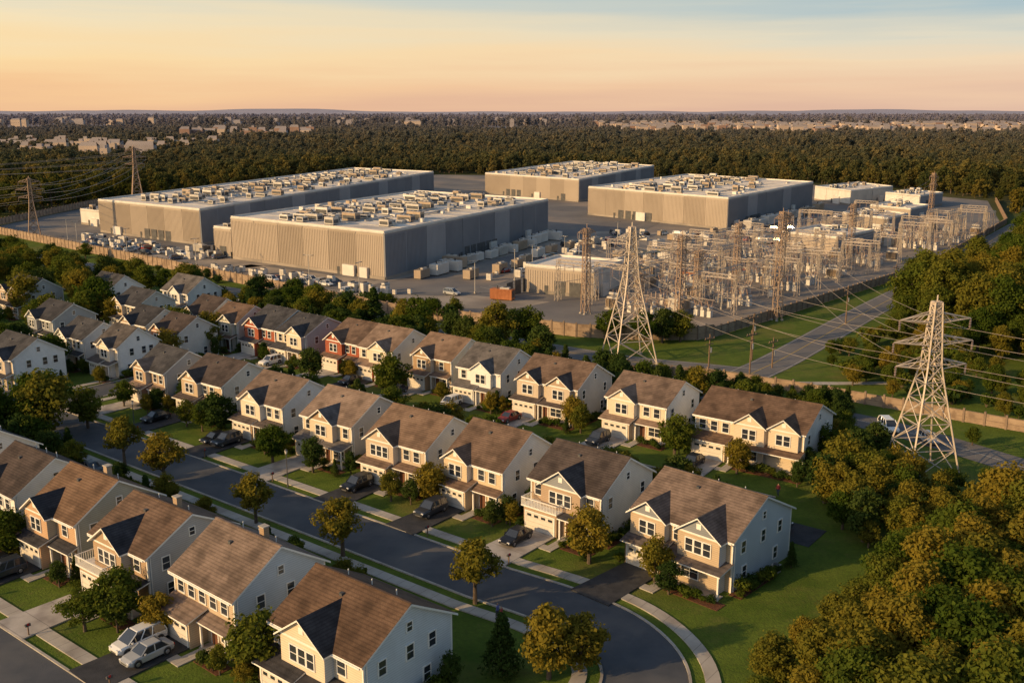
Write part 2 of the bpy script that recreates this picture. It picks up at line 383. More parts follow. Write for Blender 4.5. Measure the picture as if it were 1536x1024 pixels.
# ------------------------------------------------------------ houses
def window(mb, o, u, n, w, h, mull=1):
    o, u, n = Vector(o), Vector(u), Vector(n); z = Vector((0, 0, 1)); f = .1
    mb.obox(o - n*.02, u*w, n*.05, z*h, 'glass')
    for a, b in (((-f, -f), (w+2*f, f)), ((-f, h), (w+2*f, f)), ((-f, 0), (f, h)), ((w, 0), (f, h))):
        mb.obox(o + u*a[0] + z*a[1] - n*.02, u*b[0], n*.11, z*b[1], 'trim')
    mb.obox(o + z*(h*.5-.025) + n*.03, u*w, n*.035, z*.05, 'trim')
    for k in range(mull-1):
        mb.obox(o + u*(w*(k+1)/mull-.04) + n*.03, u*.08, n*.04, z*h, 'trim')

def house(p, q, Wd, D, front, side, rf, gables, garage=(0.3, 5.0), eave=5.8, ridge=8.6, name='suburban_house', drive='concrete_y', drive_to=76.8,
          ang=0, balcony=False, rf2=None, lower=None, chimney=False, f=.88, gfill=None):
    Wo = Wd; Wd = Wd*f; D = D*(.86 if f < .95 else .95); gables = [(a*f, b*f, c) for a, b, c in gables]; garage = (garage[0]*f, garage[1]*max(f, .93))
    p += (Wo-Wd)*.35; ang += R.uniform(-2, 2); q += R.uniform(-.5, .5); ridge += R.uniform(-.2, .4)
    x, y = W(p, q); root = empty(name, (x, y, 0), ROT+math.radians(ang))
    rf2 = rf2 or rf; lower = lower or front
    w, r, wi = MB(), MB(), MB()
    m = D/2
    w.face([(0,0,-.1),(Wd,0,-.1),(Wd,0,eave),(0,0,eave)], front)
    w.face([(Wd,D,-.1),(0,D,-.1),(0,D,eave),(Wd,D,eave)], side)
    w.face([(Wd,0,-.1),(Wd,D,-.1),(Wd,D,eave),(Wd,m,ridge-.1),(Wd,0,eave)], side)
    w.face([(0,D,-.1),(0,0,-.1),(0,0,eave),(0,m,ridge-.1),(0,D,eave)], side)
    k = (ridge-eave)/m; oh = .45; og = .35
    for sgn in (0, 1):
        y_e = -oh if not sgn else D+oh
        pts = [(-og, y_e, eave-oh*k+.12), (Wd+og, y_e, eave-oh*k+.12), (Wd+og, m, ridge+.12), (-og, m, ridge+.12)]
        if sgn: pts = pts[::-1]
        r.slab(pts, .2, rf, 'trim')
    r.box(-og, m-.12, ridge+.08, Wd+og, m+.12, ridge+.17, rf)
    r.box(-.1, -oh-.12, eave-oh*k-.1, Wd+.1, -oh-.01, eave-oh*k+.04, 'trim')
    for cx in (-.03, Wd-.13): w.box(cx, -.04, 0, cx+.16, .02, eave-.1, 'trim')
    w.box(Wd-.01, -.02, 0, Wd+.03, .14, eave-.1, 'trim'); w.box(Wd-.01, D-.14, 0, Wd+.03, D+.02, eave-.1, 'trim')
    w.cyl((Wd+.08, .3, 0), (Wd+.08, .3, eave-.2), .06, .06, 6, 'trim')
    for gi, (gx, gw, pj) in enumerate(gables):
        kg = .72; rh = min(eave+gw/2*kg, ridge-.1); kg = (rh-eave)/(gw/2); xm = gx+gw/2
        gm = gfill or front
        w.face([(gx,-pj,-.1),(gx+gw,-pj,-.1),(gx+gw,-pj,eave),(gx,-pj,eave)], front)
        w.face([(gx,-pj,eave),(gx+gw,-pj,eave),(xm,-pj,rh)], gm)
        w.face([(gx+gw,-pj,-.1),(gx+gw,.05,-.1),(gx+gw,.05,eave),(gx+gw,-pj,eave)], side)
        w.face([(gx,.05,-.1),(gx,-pj,-.1),(gx,-pj,eave),(gx,.05,eave)], front)
        w.box(gx-.05, -pj-.03, eave-.12, gx+gw+.05, -pj+.02, eave+.06, 'trim')
        yb = (rh-eave)/k; o = .4
        for sgn in (-1, 1):
            ex = xm+sgn*(gw/2+o); ez = eave-o*kg+.15
            yc = max(0, (ez-.15-eave)/k)
            pts = [(ex, -pj-o, ez), (xm, -pj-o, rh+.15), (xm, yb+.25, rh+.15), (ex, yc+.05, ez)]
            if sgn > 0: pts = pts[::-1]
            r.slab(pts[::-1], .16, rf2, 'trim')
        nw = 3 if gw > 4.9 else 2 if gw > 3.4 else 1
        ww = .85
        x0 = xm-(nw*ww+(nw-1)*.22)/2
        for a in range(nw): window(wi, (x0+a*(ww+.22), -pj, 3.75), (1,0,0), (0,-1,0), ww, 1.4)
        wi.box(xm-.28, -pj-.05, eave+.45*(rh-eave)-.2, xm+.28, -pj+.01, eave+.45*(rh-eave)+.4, 'trim')
    def covered(xa, xb): return any(gx-.2 < xb and xa < gx+gw+.2 for gx, gw, pj in gables)
    xx = .7
    while xx < Wd-1.5:
        if not covered(xx, xx+1.0): window(wi, (xx, 0, 3.8), (1,0,0), (0,-1,0), .95, 1.35); xx += .6
        xx += 1.15
    gx, gw = garage; pj = 1.9
    w.box(gx, -pj, -.1, gx+gw, .03, 2.85, lower)
    dw = min(gw-.7, 4.4); dx = gx+(gw-dw)/2
    wi.box(dx, -pj-.05, 0, dx+dw, -pj+.02, 2.25, 'garage')
    for a, b in (((dx-.14, 0), (dx, 2.4)), ((dx+dw, 0), (dx+dw+.14, 2.4)), ((dx, 2.25), (dx+dw, 2.4))):
        wi.box(a[0], -pj-.09, a[1], b[0], -pj+.02, b[1], 'trim')
    for a in range(4): wi.box(dx+.2+a*dw/4, -pj-.06, 1.75, dx+dw/4-.2+a*dw/4, -pj-.04, 2.05, 'glass')
    def pent(a, b, z1, z0, dep):
        r.slab([(a,-dep,z0),(b,-dep,z0),(b,.05,z1),(a,.05,z1)], .14, rf2, 'trim')
    if balcony:
        w.box(gx-.2, -pj-.3, 2.86, gx+gw+.2, .0, 3.02, 'trim')
        for a in range(int((gw+.4)/.22)+1):
            bx = gx-.18+a*.22; wi.box(bx, -pj-.26, 3.02, bx+.05, -pj-.21, 3.9, 'trim')
        wi.box(gx-.2, -pj-.3, 3.9, gx+gw+.2, -pj-.18, 3.98, 'trim')
        for sx in (gx-.2, gx+gw+.12):
            wi.box(sx, -pj-.18, 3.9, sx+.08, -.02, 3.98, 'trim')
            for a in range(8): wi.box(sx+.02, -pj-.1+a*.24, 3.02, sx+.06, -pj-.06+a*.24, 3.9, 'trim')
    else:
        pent(gx-.35, gx+gw+.35, 3.55, 2.78, pj+.5)
    left = gx < Wd/2-1.5
    rx0 = gx+gw+.36 if left else .2
    rx1 = Wd-.1 if left else gx-.36
    pyd = 0
    if rx1-rx0 > 2.2:
        gcov = [g_ for g_ in gables if g_[0]+g_[1] > rx0+.5 and g_[0] < rx1-.5]
        pyd = (gcov[0][2] if gcov else 0)
        pent(rx0, rx1+.3, 3.25, 2.75, pyd+1.35)
        for cx in (rx0+.15, rx1-.1): wi.box(cx, -pyd-1.15, 0, cx+.18, -pyd-.97, 2.7, 'trim')
        wi.box(rx0+.4, -pyd-.06, .1, rx0+1.35, -pyd+.02, 2.2, 'door')
        wi.box(rx0+.28, -pyd-.09, .1, rx0+.4, -pyd+.02, 2.3, 'trim'); wi.box(rx0+1.35, -pyd-.09, .1, rx0+1.47, -pyd+.02, 2.3, 'trim')
        if rx1-rx0 > 3.4: window(wi, (rx0+1.95, -pyd, .85), (1,0,0), (0,-1,0), min(2.0, rx1-rx0-2.4), 1.4, 2)
        w.box(rx0, -pyd-1.25, -.1, rx1, -pyd-.01, .12, 'concrete')
    sw = R.choice([((1.6, 3.8), (D-2.9, 3.8), (m-.4, 3.8), (2.0, .95), (D-3.6, .95)), ((1.4, 3.8), (D-2.6, 3.8), (D-3.4, .95)), ((2.4, 3.8), (m+.6, 3.8), (D-2.2, 3.8), (1.8, .95), (m+.4, .95))])
    for yy, zz in sw: window(wi, (Wd, yy, zz), (0,1,0), (1,0,0), .8, 1.3)
    window(wi, (Wd, m-.3, eave+.55), (0,1,0), (1,0,0), .6, .8)
    for yy, zz in ((2, 3.8), (D-3, 3.8), (D/2, 1)): window(wi, (0, yy+.9, zz), (0,-1,0), (-1,0,0), .85, 1.3)
    for a in range(3): window(wi, (Wd-1-a*2.3, D, 3.8), (-1,0,0), (0,1,0), 1.0, 1.35)
    window(wi, (Wd-2, D, .3), (-1,0,0), (0,1,0), 1.9, 2.0, 2)
    if chimney:
        w.box(Wd*.62, m+.5, ridge-1.2, Wd*.62+.7, m+1.1, ridge+.75, 'tan'); w.box(Wd*.62-.07, m+.43, ridge+.75, Wd*.62+.77, m+1.17, ridge+.86, 'concrete')
    for a in range(3):
        r.cyl((Wd*(.2+.27*a), m+1.5, ridge-1.2), (Wd*(.2+.27*a), m+1.5, ridge-.2), .06, .06, 6, 'trim')
    r.box(Wd*.4, m-1.6, ridge-1.6*k+.13, Wd*.4+.35, m-1.25, ridge-1.25*k+.2, 'unit_d')
    w.box(Wd+.5, D*.6, 0, Wd+1.3, D*.6+.8, .85, 'unit'); w.cyl((Wd+.9, D*.6+.4, .85), (Wd+.9, D*.6+.4, .9), .33, .33, 10, 'unit_d')
    w.obj('walls', root); r.obj('roof', root); wi.obj('windows_and_doors', root)
    if drive:
        dm = MB()
        a = dx-.2; b = dx+dw+.2; y0_ = -(q-drive_to)
        dm.hex([(a-.3, y0_, 0), (b+.3, y0_, 0), (b, -pj, 0), (a, -pj, 0), (a-.3, y0_, .15), (b+.3, y0_, .15), (b, -pj, .15), (a, -pj, .15)], drive)
        if rx1-rx0 > 2.2:
            sx = rx0+.2 if left else rx1-1.4
            dm.box(sx, -pyd-3.2, 0, sx+1.2, -pyd-1.26, .1, 'concrete')
            dm.box(b if left else sx, -pyd-4.3, 0, (sx+1.2) if left else a, -pyd-3.2, .1, 'concrete')
        dm.obj('driveway', None, (x, y, 0), ROT+math.radians(ang))
    bm = MB()
    if rx1-rx0 > 2.2: bm.box(rx0+1.6, -pyd-2.9, 0, rx1+1.1, -pyd-1.27, .05, 'mulch')
    bm.box(Wd+.03, -.5, 0, Wd+1.5, D*.55, .04, 'mulch')
    bm.obj('garden_bed', None, (x, y, 0), ROT+math.radians(ang))
    ca, sa = math.cos(ROT+math.radians(ang)), math.sin(ROT+math.radians(ang))
    def sh(lx, ly, h=1.1, kind='shrub', wide=1): tree(x+ca*lx-sa*ly, y+sa*lx+ca*ly, h, kind, wide)
    if rx1-rx0 > 2.2:
        n = int((rx1-rx0)/.9)
        for a in range(n): sh(rx0+1.8+a*.85, -pyd-2.2+R.uniform(-.5, .4), R.uniform(.7, 1.6))
    for a in range(8): sh(Wd+.9+R.uniform(-.2, .4), -.2+a*1.05, R.uniform(.8, 2.0))
    if R.random() < .85: sh(rx1+1.2, -pyd-3+R.uniform(-1.2, .4), R.uniform(2.6, 4.4), R.choice(['con', 'dark', 'olive', 'green']), .85)
    if R.random() < .55: sh(-1.2, -2.5, R.uniform(2.4, 3.8), R.choice(['dark', 'green', 'olive']), .9)
    sh(gx-.5, -pj-.3, 1.2); sh(Wd+1.6, D*.8, R.uniform(2.4, 4.2), R.choice(['con', 'dark', 'green']), .8)
    return root

# Row A (far side of the main street)
house(-51.6, 88.0, 12.8, 12.6, 'beige', 'bluegrey', 'r_brown', [(.2, 4.6, .9), (6.8, 5.2, 1.3)], (.3, 4.8), ang=-5, drive='asphalt_drive', rf2='r_dark', lower='tan', f=.97, gfill='slate')
house(-66.6, 88.0, 11.5, 12.5, 'tan', 'pale', 'r_dark', [(2.6, 6.4, 1.0)], (.5, 5.2), balcony=True, rf2='r_char', ridge=9.0, gfill='slate', lower='tan')
house(-79.4, 87.6, 10.4, 12.5, 'cream', 'white_siding', 'r_brown', [(.2, 4.4, .8)], (.3, 4.8), drive='asphalt_drive', ridge=8.9)
house(-93.0, 87.4, 11.6, 12.5, 'beige', 'pale', 'r_tan', [(.6, 5.6, 1.0)], (.3, 5.0), drive='asphalt_drive', rf2='r_brown', lower='tan')
house(-107.4, 87.8, 11.2, 12.5, 'cream', 'grey', 'r_tan', [(2.8, 5.2, 1.0)], (.3, 5.0), rf2='r_grey', ridge=8.9, gfill='tan')
house(-122, 88.2, 11.2, 12, 'cream', 'bluegrey', 'r_brown', [(1.6, 5.0, .9)], (.3, 5.0), drive='asphalt_drive', rf2='r_dark', lower='ochre')
house(-138.8, 89.0, 11.5, 12, 'beige', 'pale', 'r_dark', [(.8, 4.8, .9)], (.3, 5.0), drive='asphalt_drive')
house(-151.4, 89.0, 9.8, 11, 'tan', 'grey', 'r_char', [(.5, 4.4, .9)], (.3, 4.6), lower='terracotta', rf2='r_brown')
# Row B
kB = dict(drive_to=113.6)
house(-62.5, 122.5, 16.0, 12, 'cream', 'white_siding', 'r_brown', [(6.3, 4.4, .9), (11.2, 4.2, .6)], (.3, 5.2), rf2='r_brown', ridge=8.4, f=1, **kB)
house(-78.0, 122.5, 11.6, 12, 'cream', 'white_siding', 'r_brown', [(1.0, 5.0, .9)], (.3, 5.2), rf2='r_tan', lower='beige', **kB)
house(-95.2, 123.0, 13.2, 12, 'beige', 'grey', 'r_brown', [(.6, 4.8, .9), (7.2, 5.0, .9)], (.3, 5.0), rf2='r_dark', gfill='tan', **kB)
house(-107.8, 123.0, 10.2, 12, 'white_siding', 'bluegrey', 'r_grey', [(3.8, 4.8, .9)], (.3, 4.8), drive='asphalt_drive', **kB)
house(-120, 124.5, 10.4, 12, 'tan', 'pale', 'r_tan', [(1.0, 4.8, .9)], (.3, 4.8), rf2='r_brown', **kB)
house(-141, 122.5, 9.3, 12, 'brick', 'brick', 'r_brown', [(.5, 4.6, .9)], (.3, 4.8), name='brick_house', rf2='r_brown', f=1, **kB)
house(-131.5, 122.5, 8.2, 12, 'cream', 'pale', 'r_tan', [(3.2, 4.4, .9)], (.3, 4.8), drive='asphalt_drive', f=1, lower='brick', **kB)
house(-164, 121.5, 9.3, 12, 'brick', 'brick', 'r_char', [(.5, 4.6, .9)], (.3, 4.8), name='brick_house', f=1, **kB)
house(-154.2, 121.5, 8.6, 12, 'cream', 'grey', 'r_char', [(4.0, 4.4, .9)], (.3, 4.6), f=1, **kB)
house(-185.0, 121.0, 9.4, 11, 'beige', 'pale', 'r_dark', [(.5, 4.6, .9)], (.3, 4.8), drive=None)
house(-174.6, 121.0, 9.2, 11, 'sage', 'pale', 'r_brown', [(3.8, 4.6, .9)], (.3, 4.8), drive=None)
kC = dict(drive=None)
house(-183.0, 77.5, 12.5, 11, 'beige', 'white_siding', 'r_char', [(6.5, 4.8, .9)], (.5, 4.8), **kC)
house(-186.0, 93.0, 10.5, 10, 'white_siding', 'bluegrey', 'r_char', [(.6, 4.6, .9)], (.5, 4.8), **kC)
house(-173.0, 93.5, 8.4, 10, 'cream', 'white_siding', 'r_grey', [(2.8, 4.2, .9)], (.3, 4.2), **kC)
house(-187.0, 107.5, 9.5, 10.5, 'tan', 'pale', 'r_char', [(.6, 4.6, .9)], (.3, 4.8), **kC)
house(-175.0, 107.5, 9.5, 10.5, 'terracotta', 'pale', 'r_dark', [(.6, 4.6, .9)], (.3, 4.8), **kC)
house(-208, 118, 11, 11, 'beige', 'pale', 'r_char', [(.6, 4.6, .9)], **kC)
house(-208, 99, 11, 11, 'slate', 'grey', 'r_char', [(.6, 4.6, .9)], **kC)
house(-245, 110, 13, 11, 'tan', 'grey', 'r_char', [(.6, 4.6, .9), (7, 4.6, .9)], **kC)
house(-232, 124, 12, 11, 'slate', 'white_siding', 'r_char', [(.6, 4.6, .9), (7, 4.6, .9)], **kC)
house(-214, 134, 12, 11, 'white_siding', 'white_siding', 'r_grey', [(5, 4.6, .9)], **kC)
# Row E (near side of the main street)
kE = dict(drive_to=37.2)
house(-63.6, 48.0, 12.2, 12, 'cream', 'bluegrey', 'r_brown', [(2.4, 6.0, 1.0)], (.3, 5.0), rf2='r_char', drive='asphalt_drive', f=.92, **kE)
house(-78.8, 48.4, 11.0, 12, 'beige', 'bluegrey', 'r_brown', [], (.3, 5.2), drive='asphalt_drive', chimney=True, ridge=8.9, **kE)
house(-92.8, 47.8, 11.2, 12, 'tan', 'grey', 'r_brown', [(2.0, 5.8, 1.0)], (.3, 5.2), balcony=True, rf2='r_char', chimney=True, **kE)
house(-105.2, 47.6, 10.4, 12, 'ochre', 'sage', 'r_tan', [(.6, 5.2, 1.0)], (.3, 5.0), rf2='r_char', drive='asphalt_drive', lower='ochre', chimney=True, **kE)
house(-118, 47.8, 10.5, 11.5, 'white_siding', 'white_siding', 'r_dark', [(.6, 5.0, 1.0)], (.3, 5.0), rf2='r_char', **kE)
house(-133.5, 48.5, 10.5, 11.5, 'white_siding', 'white_siding', 'r_char', [(4.6, 5.0, 1.0)], (.3, 4.8), **kE)
house(-149.0, 48.5, 10.0, 11.5, 'cream', 'white_siding', 'r_char', [(4.6, 5.0, 1.0)], (.3, 4.8), **kE)

# ------------------------------------------------------------ cars
def carmesh(kind, paint):
    mb = MB()
    S = {'sedan': dict(sec=[(-2.32,.38,.78,.72),(-2.15,.24,.92,.86),(-1.3,.2,.98,.91),(0,.2,.96,.92),(.95,.2,.93,.91),(1.9,.22,.82,.87),(2.3,.36,.64,.70)], cab=(-1.75,1.05,-1.15,.35), zb=.94, zt=1.44),
         'suv': dict(sec=[(-2.35,.45,1.0,.78),(-2.25,.3,1.08,.9),(-1.3,.26,1.1,.94),(0,.26,1.08,.95),(.95,.26,1.06,.94),(1.95,.28,.98,.9),(2.32,.42,.8,.74)], cab=(-2.26,1.05,-1.95,.3), zb=1.05, zt=1.72),
         'van': dict(sec=[(-2.5,.42,1.0,.8),(-2.4,.28,1.08,.93),(-1.3,.24,1.1,.97),(0,.24,1.08,.98),(1.2,.24,1.04,.96),(2.15,.26,.92,.9),(2.5,.4,.72,.74)], cab=(-2.4,1.5,-2.1,.5), zb=1.04, zt=1.76)}[kind]
    rings = []
    for (x, z0, z1, hw) in S['sec']:
        rings.append([(x,-hw*.86,z0),(x,-hw,z0+.12),(x,-hw,z1-.16),(x,-hw*.86,z1),(x,hw*.86,z1),(x,hw,z1-.16),(x,hw,z0+.12),(x,hw*.86,z0)])
    for a, b in zip(rings, rings[1:]):
        for k in range(8):
            j = (k+1) % 8; mb.face([a[k], a[j], b[j], b[k]], paint)
    mb.face(rings[0], paint); mb.face(rings[-1][::-1], paint)
    xb0, xb1, xt0, xt1 = S['cab']; zb, zt = S['zb']-.04, S['zt']; hb = S['sec'][3][3]-.08; ht = hb-.17
    B = [(xb0,-hb,zb),(xb1,-hb,zb),(xb1,hb,zb),(xb0,hb,zb)]; T = [(xt0,-ht,zt),(xt1,-ht,zt),(xt1,ht,zt),(xt0,ht,zt)]
    mb.hex(B+T, 'glass')
    mb.hex([(xt0-.03,-ht-.02,zt-.05),(xt1+.05,-ht-.02,zt-.05),(xt1+.05,ht+.02,zt-.05),(xt0-.03,ht+.02,zt-.05),(xt0+.12,-ht+.12,zt+.05),(xt1-.15,-ht+.12,zt+.05),(xt1-.15,ht-.12,zt+.05),(xt0+.12,ht-.12,zt+.05)], paint)
    for k in range(4): mb.beam(B[k], T[k], .09, paint)
    for sy in (-1, 1):
        for f in ((.5,) if kind == 'sedan' else (.38, .68)):
            xa = xb0+(xb1-xb0)*f; xc = xt0+(xt1-xt0)*f
            mb.beam((xa, sy*hb, zb), (xc, sy*ht, zt), .08, paint)
        mb.box(xb1-.45, sy*(hb+.12)-.09, zb+.03, xb1-.28, sy*(hb+.12)+.09, zb+.17, paint)
    L0, L1 = S['sec'][0][0], S['sec'][-1][0]; hw = S['sec'][3][3]
    for sx in (L0+.85, L1-.88):
        for sy in (-1, 1):
            y0, y1 = sy*(hw-.2), sy*(hw+.015)
            mb.cyl((sx, y0, .34), (sx, y1, .34), .34, .34, 16, 'tyre'); mb.cyl((sx, y1, .34), (sx, y1+sy*.015, .34), .2, .18, 10, 'hub')
            mb.cyl((sx, sy*(hw-.3), .40), (sx, sy*(hw+.006), .40), .40, .40, 16, 'unit_d')
    z1 = S['sec'][-2][2]
    for sy in (-1, 1):
        mb.box(L1-.2, sy*.6-.16, z1-.26, L1-.03, sy*.6+.16, z1-.1, 'lampw'); z2 = S['sec'][0][2]
        mb.box(L0-.02, sy*.62-.14, z2-.2, L0+.12, sy*.62+.14, z2-.02, 'lampr')
    mb.box(L1-.12, -.42, .42, L1+.02, .42, .56, 'unit_d'); mb.box(L0-.03, -.25, .5, L0+.02, .25, .62, 'unit_w')
    return mb.mesh('car_'+kind+paint)
CM = {}
def car(p, q, kind='sedan', paint='black', a=90, pq=True):
    key = (kind, paint)
    if key not in CM: CM[key] = carmesh(kind, 'p_'+paint)
    x, y = W(p, q) if pq else (p, q)
    place(CM[key], {'sedan': 'parked_car', 'suv': 'parked_suv', 'van': 'parked_minivan'}[kind], (x, y, .155 if pq else .06), ROT+math.radians(a)+R.uniform(-.04, .04))
car(-64.0, 82.6, 'sedan', 'black', -90); car(-77.0, 82.4, 'suv', 'dark', -90); car(-90.2, 82.6, 'suv', 'black', -90)
car(-120.6, 82.6, 'sedan', 'black', -90); car(-118.3, 82.9, 'suv', 'dark', -90); car(-136.8, 83, 'sedan', 'black', -90)
car(-123, 64.4, 'sedan', 'dark', 0); car(-103.6, 42.6, 'sedan', 'black', -90); car(-101.4, 42.2, 'suv', 'dark', -90); car(-115.9, 42.6, 'sedan', 'silver', -90)
car(-77.4, 43.3, 'van', 'white', -90); car(-74.9, 42.6, 'sedan', 'silver', -90)
car(-105, 117.6, 'suv', 'white', -90); car(-117.5, 117.6, 'sedan', 'dark', -90); car(-59.8, 117.4, 'sedan', 'black', -90); car(-128.8, 117.2, 'sedan', 'black', -90)
car(-92.4, 117.5, 'sedan', 'red', -90); car(-75.4, 117.2, 'suv', 'dark', -90); car(-42.5, 104.4, 'suv', 'dark', 0); car(-151, 117, 'suv', 'white', -90)
car(58.2, 145, 'van', 'white', -50, False); car(62, 139.6, 'sedan', 'silver', -50, False)
dp = MB(); dp.box(-55, 101.9, 0, -37, 107.4, .05, 'asphalt_drive'); dp.box(-127, 62.6, 0, -119, 66.3, .06, 'asphalt_drive'); dp.obj('parking_pad', rz=ROT)

# ------------------------------------------------------------ individual trees
for (x, y, h, k) in [(-30.6,109.6,6.6,'street'),(-18.7,100.6,7,'street'),(-3.7,90,7,'street'),(-46,122.6,7.2,'street'),(-53.9,129.4,7.2,'street'),
    (-64.7,157.3,4.8,'green'),(-69.8,140.3,11,'olive'),(-74,148,9.5,'green'),(-66,146,7,'green'),(-76,138,9,'green'),(3.2,76.6,7.2,'olive'),(-.9,77.2,6,'con'),(6.0,77.6,6,'olive'),(8.4,99.0,7,'olive'),(-10.3,115.8,5.8,'olive'),
    (-33.6,130.6,5.8,'green'),(-45,143.4,6.8,'dark'),(9.5,146,5.4,'olive'),(-20.8,164,7.8,'green'),(-36.9,174,6.4,'dark'),(23.3,133.6,6.4,'green'),
    (30.6,126.3,5.4,'olive'),(-21.9,76.8,6.4,'green'),(-33.2,84.0,4.6,'olive'),(-37.6,85.6,6.2,'green'),(-40.5,84.6,4.6,'green'),(-14.5,75.5,3.6,'olive'),(-55.6,100.6,5.8,'green'),(-60,103,5,'dark'),
    (-67,126,7.6,'con'),(-70,122,5.6,'green'),(-62,237.7,9.5,'dark'),(-54,241,8,'green'),(-46,229,9,'green'),(-38,222,8.5,'dark'),(-31,216,10,'con'),(-20.5,206,8.5,'green'),
    (-9.5,198,7.5,'dark'),(-3,197,10.5,'olive'),(3.5,199,9,'green'),(-24,211,7,'olive'),(28,203,7.5,'green'),(32,204,8,'dark'),(21,206,7,'green'),(36,205,7,'green'),(-105,238,11,'olive'),(-117,232,11,'olive'),(-98,228,10.5,'green'),(-128,222,10,'dark')]:
    tree(x, y, h, k)
for i in range(125):
    treepq(R.uniform(-215, -60), R.uniform(139.5, 148), R.uniform(3.4, 7.0), R.choice(['green', 'green', 'dark', 'dark', 'olive', 'con']))
for i in range(18): treepq(R.uniform(-215, -100), R.uniform(148, 151.5), R.uniform(6, 8.5), R.choice(['green', 'dark', 'olive']))
for i in range(120):
    treepq(R.uniform(-152, -46), R.choice([R.uniform(101.5, 106.5), R.uniform(101.5, 106.5), R.uniform(136, 139.5)]), R.uniform(3, 6.2), R.choice(['green', 'dark', 'olive', 'con', 'green']))
for i in range(44): treepq(R.uniform(-156, -66), R.uniform(61.2, 64.4), R.uniform(1.6, 4.8), R.choice(['green', 'dark', 'con', 'olive']))
for p in (-67.6, -81.0, -94.6, -108.6, -123.5, -140.5): treepq(p-.4, 86.0, R.uniform(3, 4.8), R.choice(['con', 'dark', 'green']), .9); treepq(p-.2, 91.0, R.uniform(2.6, 4.6), R.choice(['con', 'dark']), .8)
for p in (-65.3, -80.4, -94, -106.4, -119.5, -135, -150): treepq(p-.2, 46.5, R.uniform(2.4, 4), R.choice(['con', 'dark', 'green']), .9)
for p in (-64.2, -80.5, -97, -109.2, -121.5, -133): treepq(p+.4, 119.6, R.uniform(3.4, 5.8), R.choice(['con', 'dark', 'green', 'olive']), .9)
for p in (-44, -46.5, -83.8, -126.5, -130.5, -99.5): treepq(p, R.uniform(82, 85.5), R.uniform(3.5, 5.5), R.choice(['olive', 'green', 'dark']), .95)
for i in range(16): treepq(R.uniform(-156, -128), R.uniform(60, 67), R.uniform(4, 7.5), R.choice(['olive', 'green', 'dark', 'con']))
for i in range(52): treepq(R.uniform(-222, -166), R.choice([R.uniform(84, 91), R.uniform(60, 67), R.uniform(103.5, 106), R.uniform(114, 119.5)]), R.uniform(4.5, 9), R.choice(['green', 'dark', 'olive', 'green']))
def pip(x, y, poly):
    c = False; j = len(poly)-1
    for i in range(len(poly)):
        xi, yi = poly[i]; xj, yj = poly[j]
        if (yi > y) != (yj > y) and x < (xj-xi)*(y-yi)/(yj-yi)+xi: c = not c
        j = i
    return c
for i in range(170):
    p = R.uniform(-350, -222); q = R.uniform(88, 152)
    if any(abs(p-a) < 14 and abs(q-b) < 13 for a, b in ((-238, 115), (-226, 130), (-208, 139))): continue
    treepq(p, q, R.uniform(6, 10), R.choice(['green', 'dark', 'olive', 'green']))
for i in range(22): treepq(R.uniform(-330, -130), R.uniform(167.5, 170), R.uniform(2, 6), R.choice(['green', 'dark', 'olive', 'shrub']))
poly = [(18.5,66),(20,74),(26,81),(34,88),(41,95),(49,99),(62,102),(80,101),(90,60),(18,58)]
pts = []
for i in range(4000):
    x, y = R.uniform(18, 90), R.uniform(58, 103)
    if not pip(x, y, poly) or any((x-a)**2+(y-b)**2 < 10.5 for a, b in pts): continue
    pts.append((x, y))
    edge = min(1, max(0, (x-20)-max(0, (y-74)*.85))/11)
    tree(x, y, (4.6+5*edge)*R.uniform(.82, 1.2), R.choice(['woodo', 'wood', 'woodo', 'woodo', 'wood']), 1.05)
for (x, y, h, k) in [(40,116,7,'olive'),(43,121,8,'olive'),(45,114,7,'olive'),(39,108,5,'green'),(48,119,6,'green'),(42,110,5,'olive'),(44,104,6,'green'),(50,106,5.5,'olive'),(47,127,6.5,'dark'),(44,131,5.5,'green'),(51,131,6,'dark'),(40,127,4,'dark'),
    (56,118,4,'green'),(60,112,6,'olive'),(66,112,7,'green'),(72,110,7,'wood'),(78,116,8,'wood'),(62,121,3,'green'),(52,112,4.5,'dark'),(80,124,7,'olive'),(84,120,7,'green'),(36,140,5,'dark'),(41,143,5,'green'),(47,139,4,'dark'),(51,143,4,'green'),(32,149,5,'dark'),(74,128,4,'dark'),(68,138,3,'green'),
    (54,108,6,'olive'),(58,106,6,'olive'),(64,107,6.5,'green'),(70,105,7,'olive'),(47,109,6,'olive'),(40,133,4.5,'green'),(48,134,5,'green'),(53,136,4,'dark')]:
    tree(x, y, h, k)
wedge = [(37,113),(39,104),(44,97),(56,101),(54,110),(50,124),(42,128)]
for i in range(60):
    x, y = R.uniform(36, 57), R.uniform(97, 128)
    if pip(x, y, wedge): tree(x, y, R.uniform(3.5, 7), R.choice(['olive', 'green', 'dark', 'olive']))
for i in range(44):
    t = R.random(); tree(36+18*t+R.uniform(-2, 2), 163-12*t+R.uniform(-3, 3), R.uniform(2.5, 5), R.choice(['green', 'dark', 'con']))
for i in range(150):
    x, y = R.uniform(54, 90), R.uniform(150, 212)
    if y < 212-.75*x or x < 60+(y-190)*.72 or x < 54+(y-150)*.2: continue
    tree(x, y, R.uniform(1, 4.5), R.choice(['green', 'shrub', 'olive', 'green']))

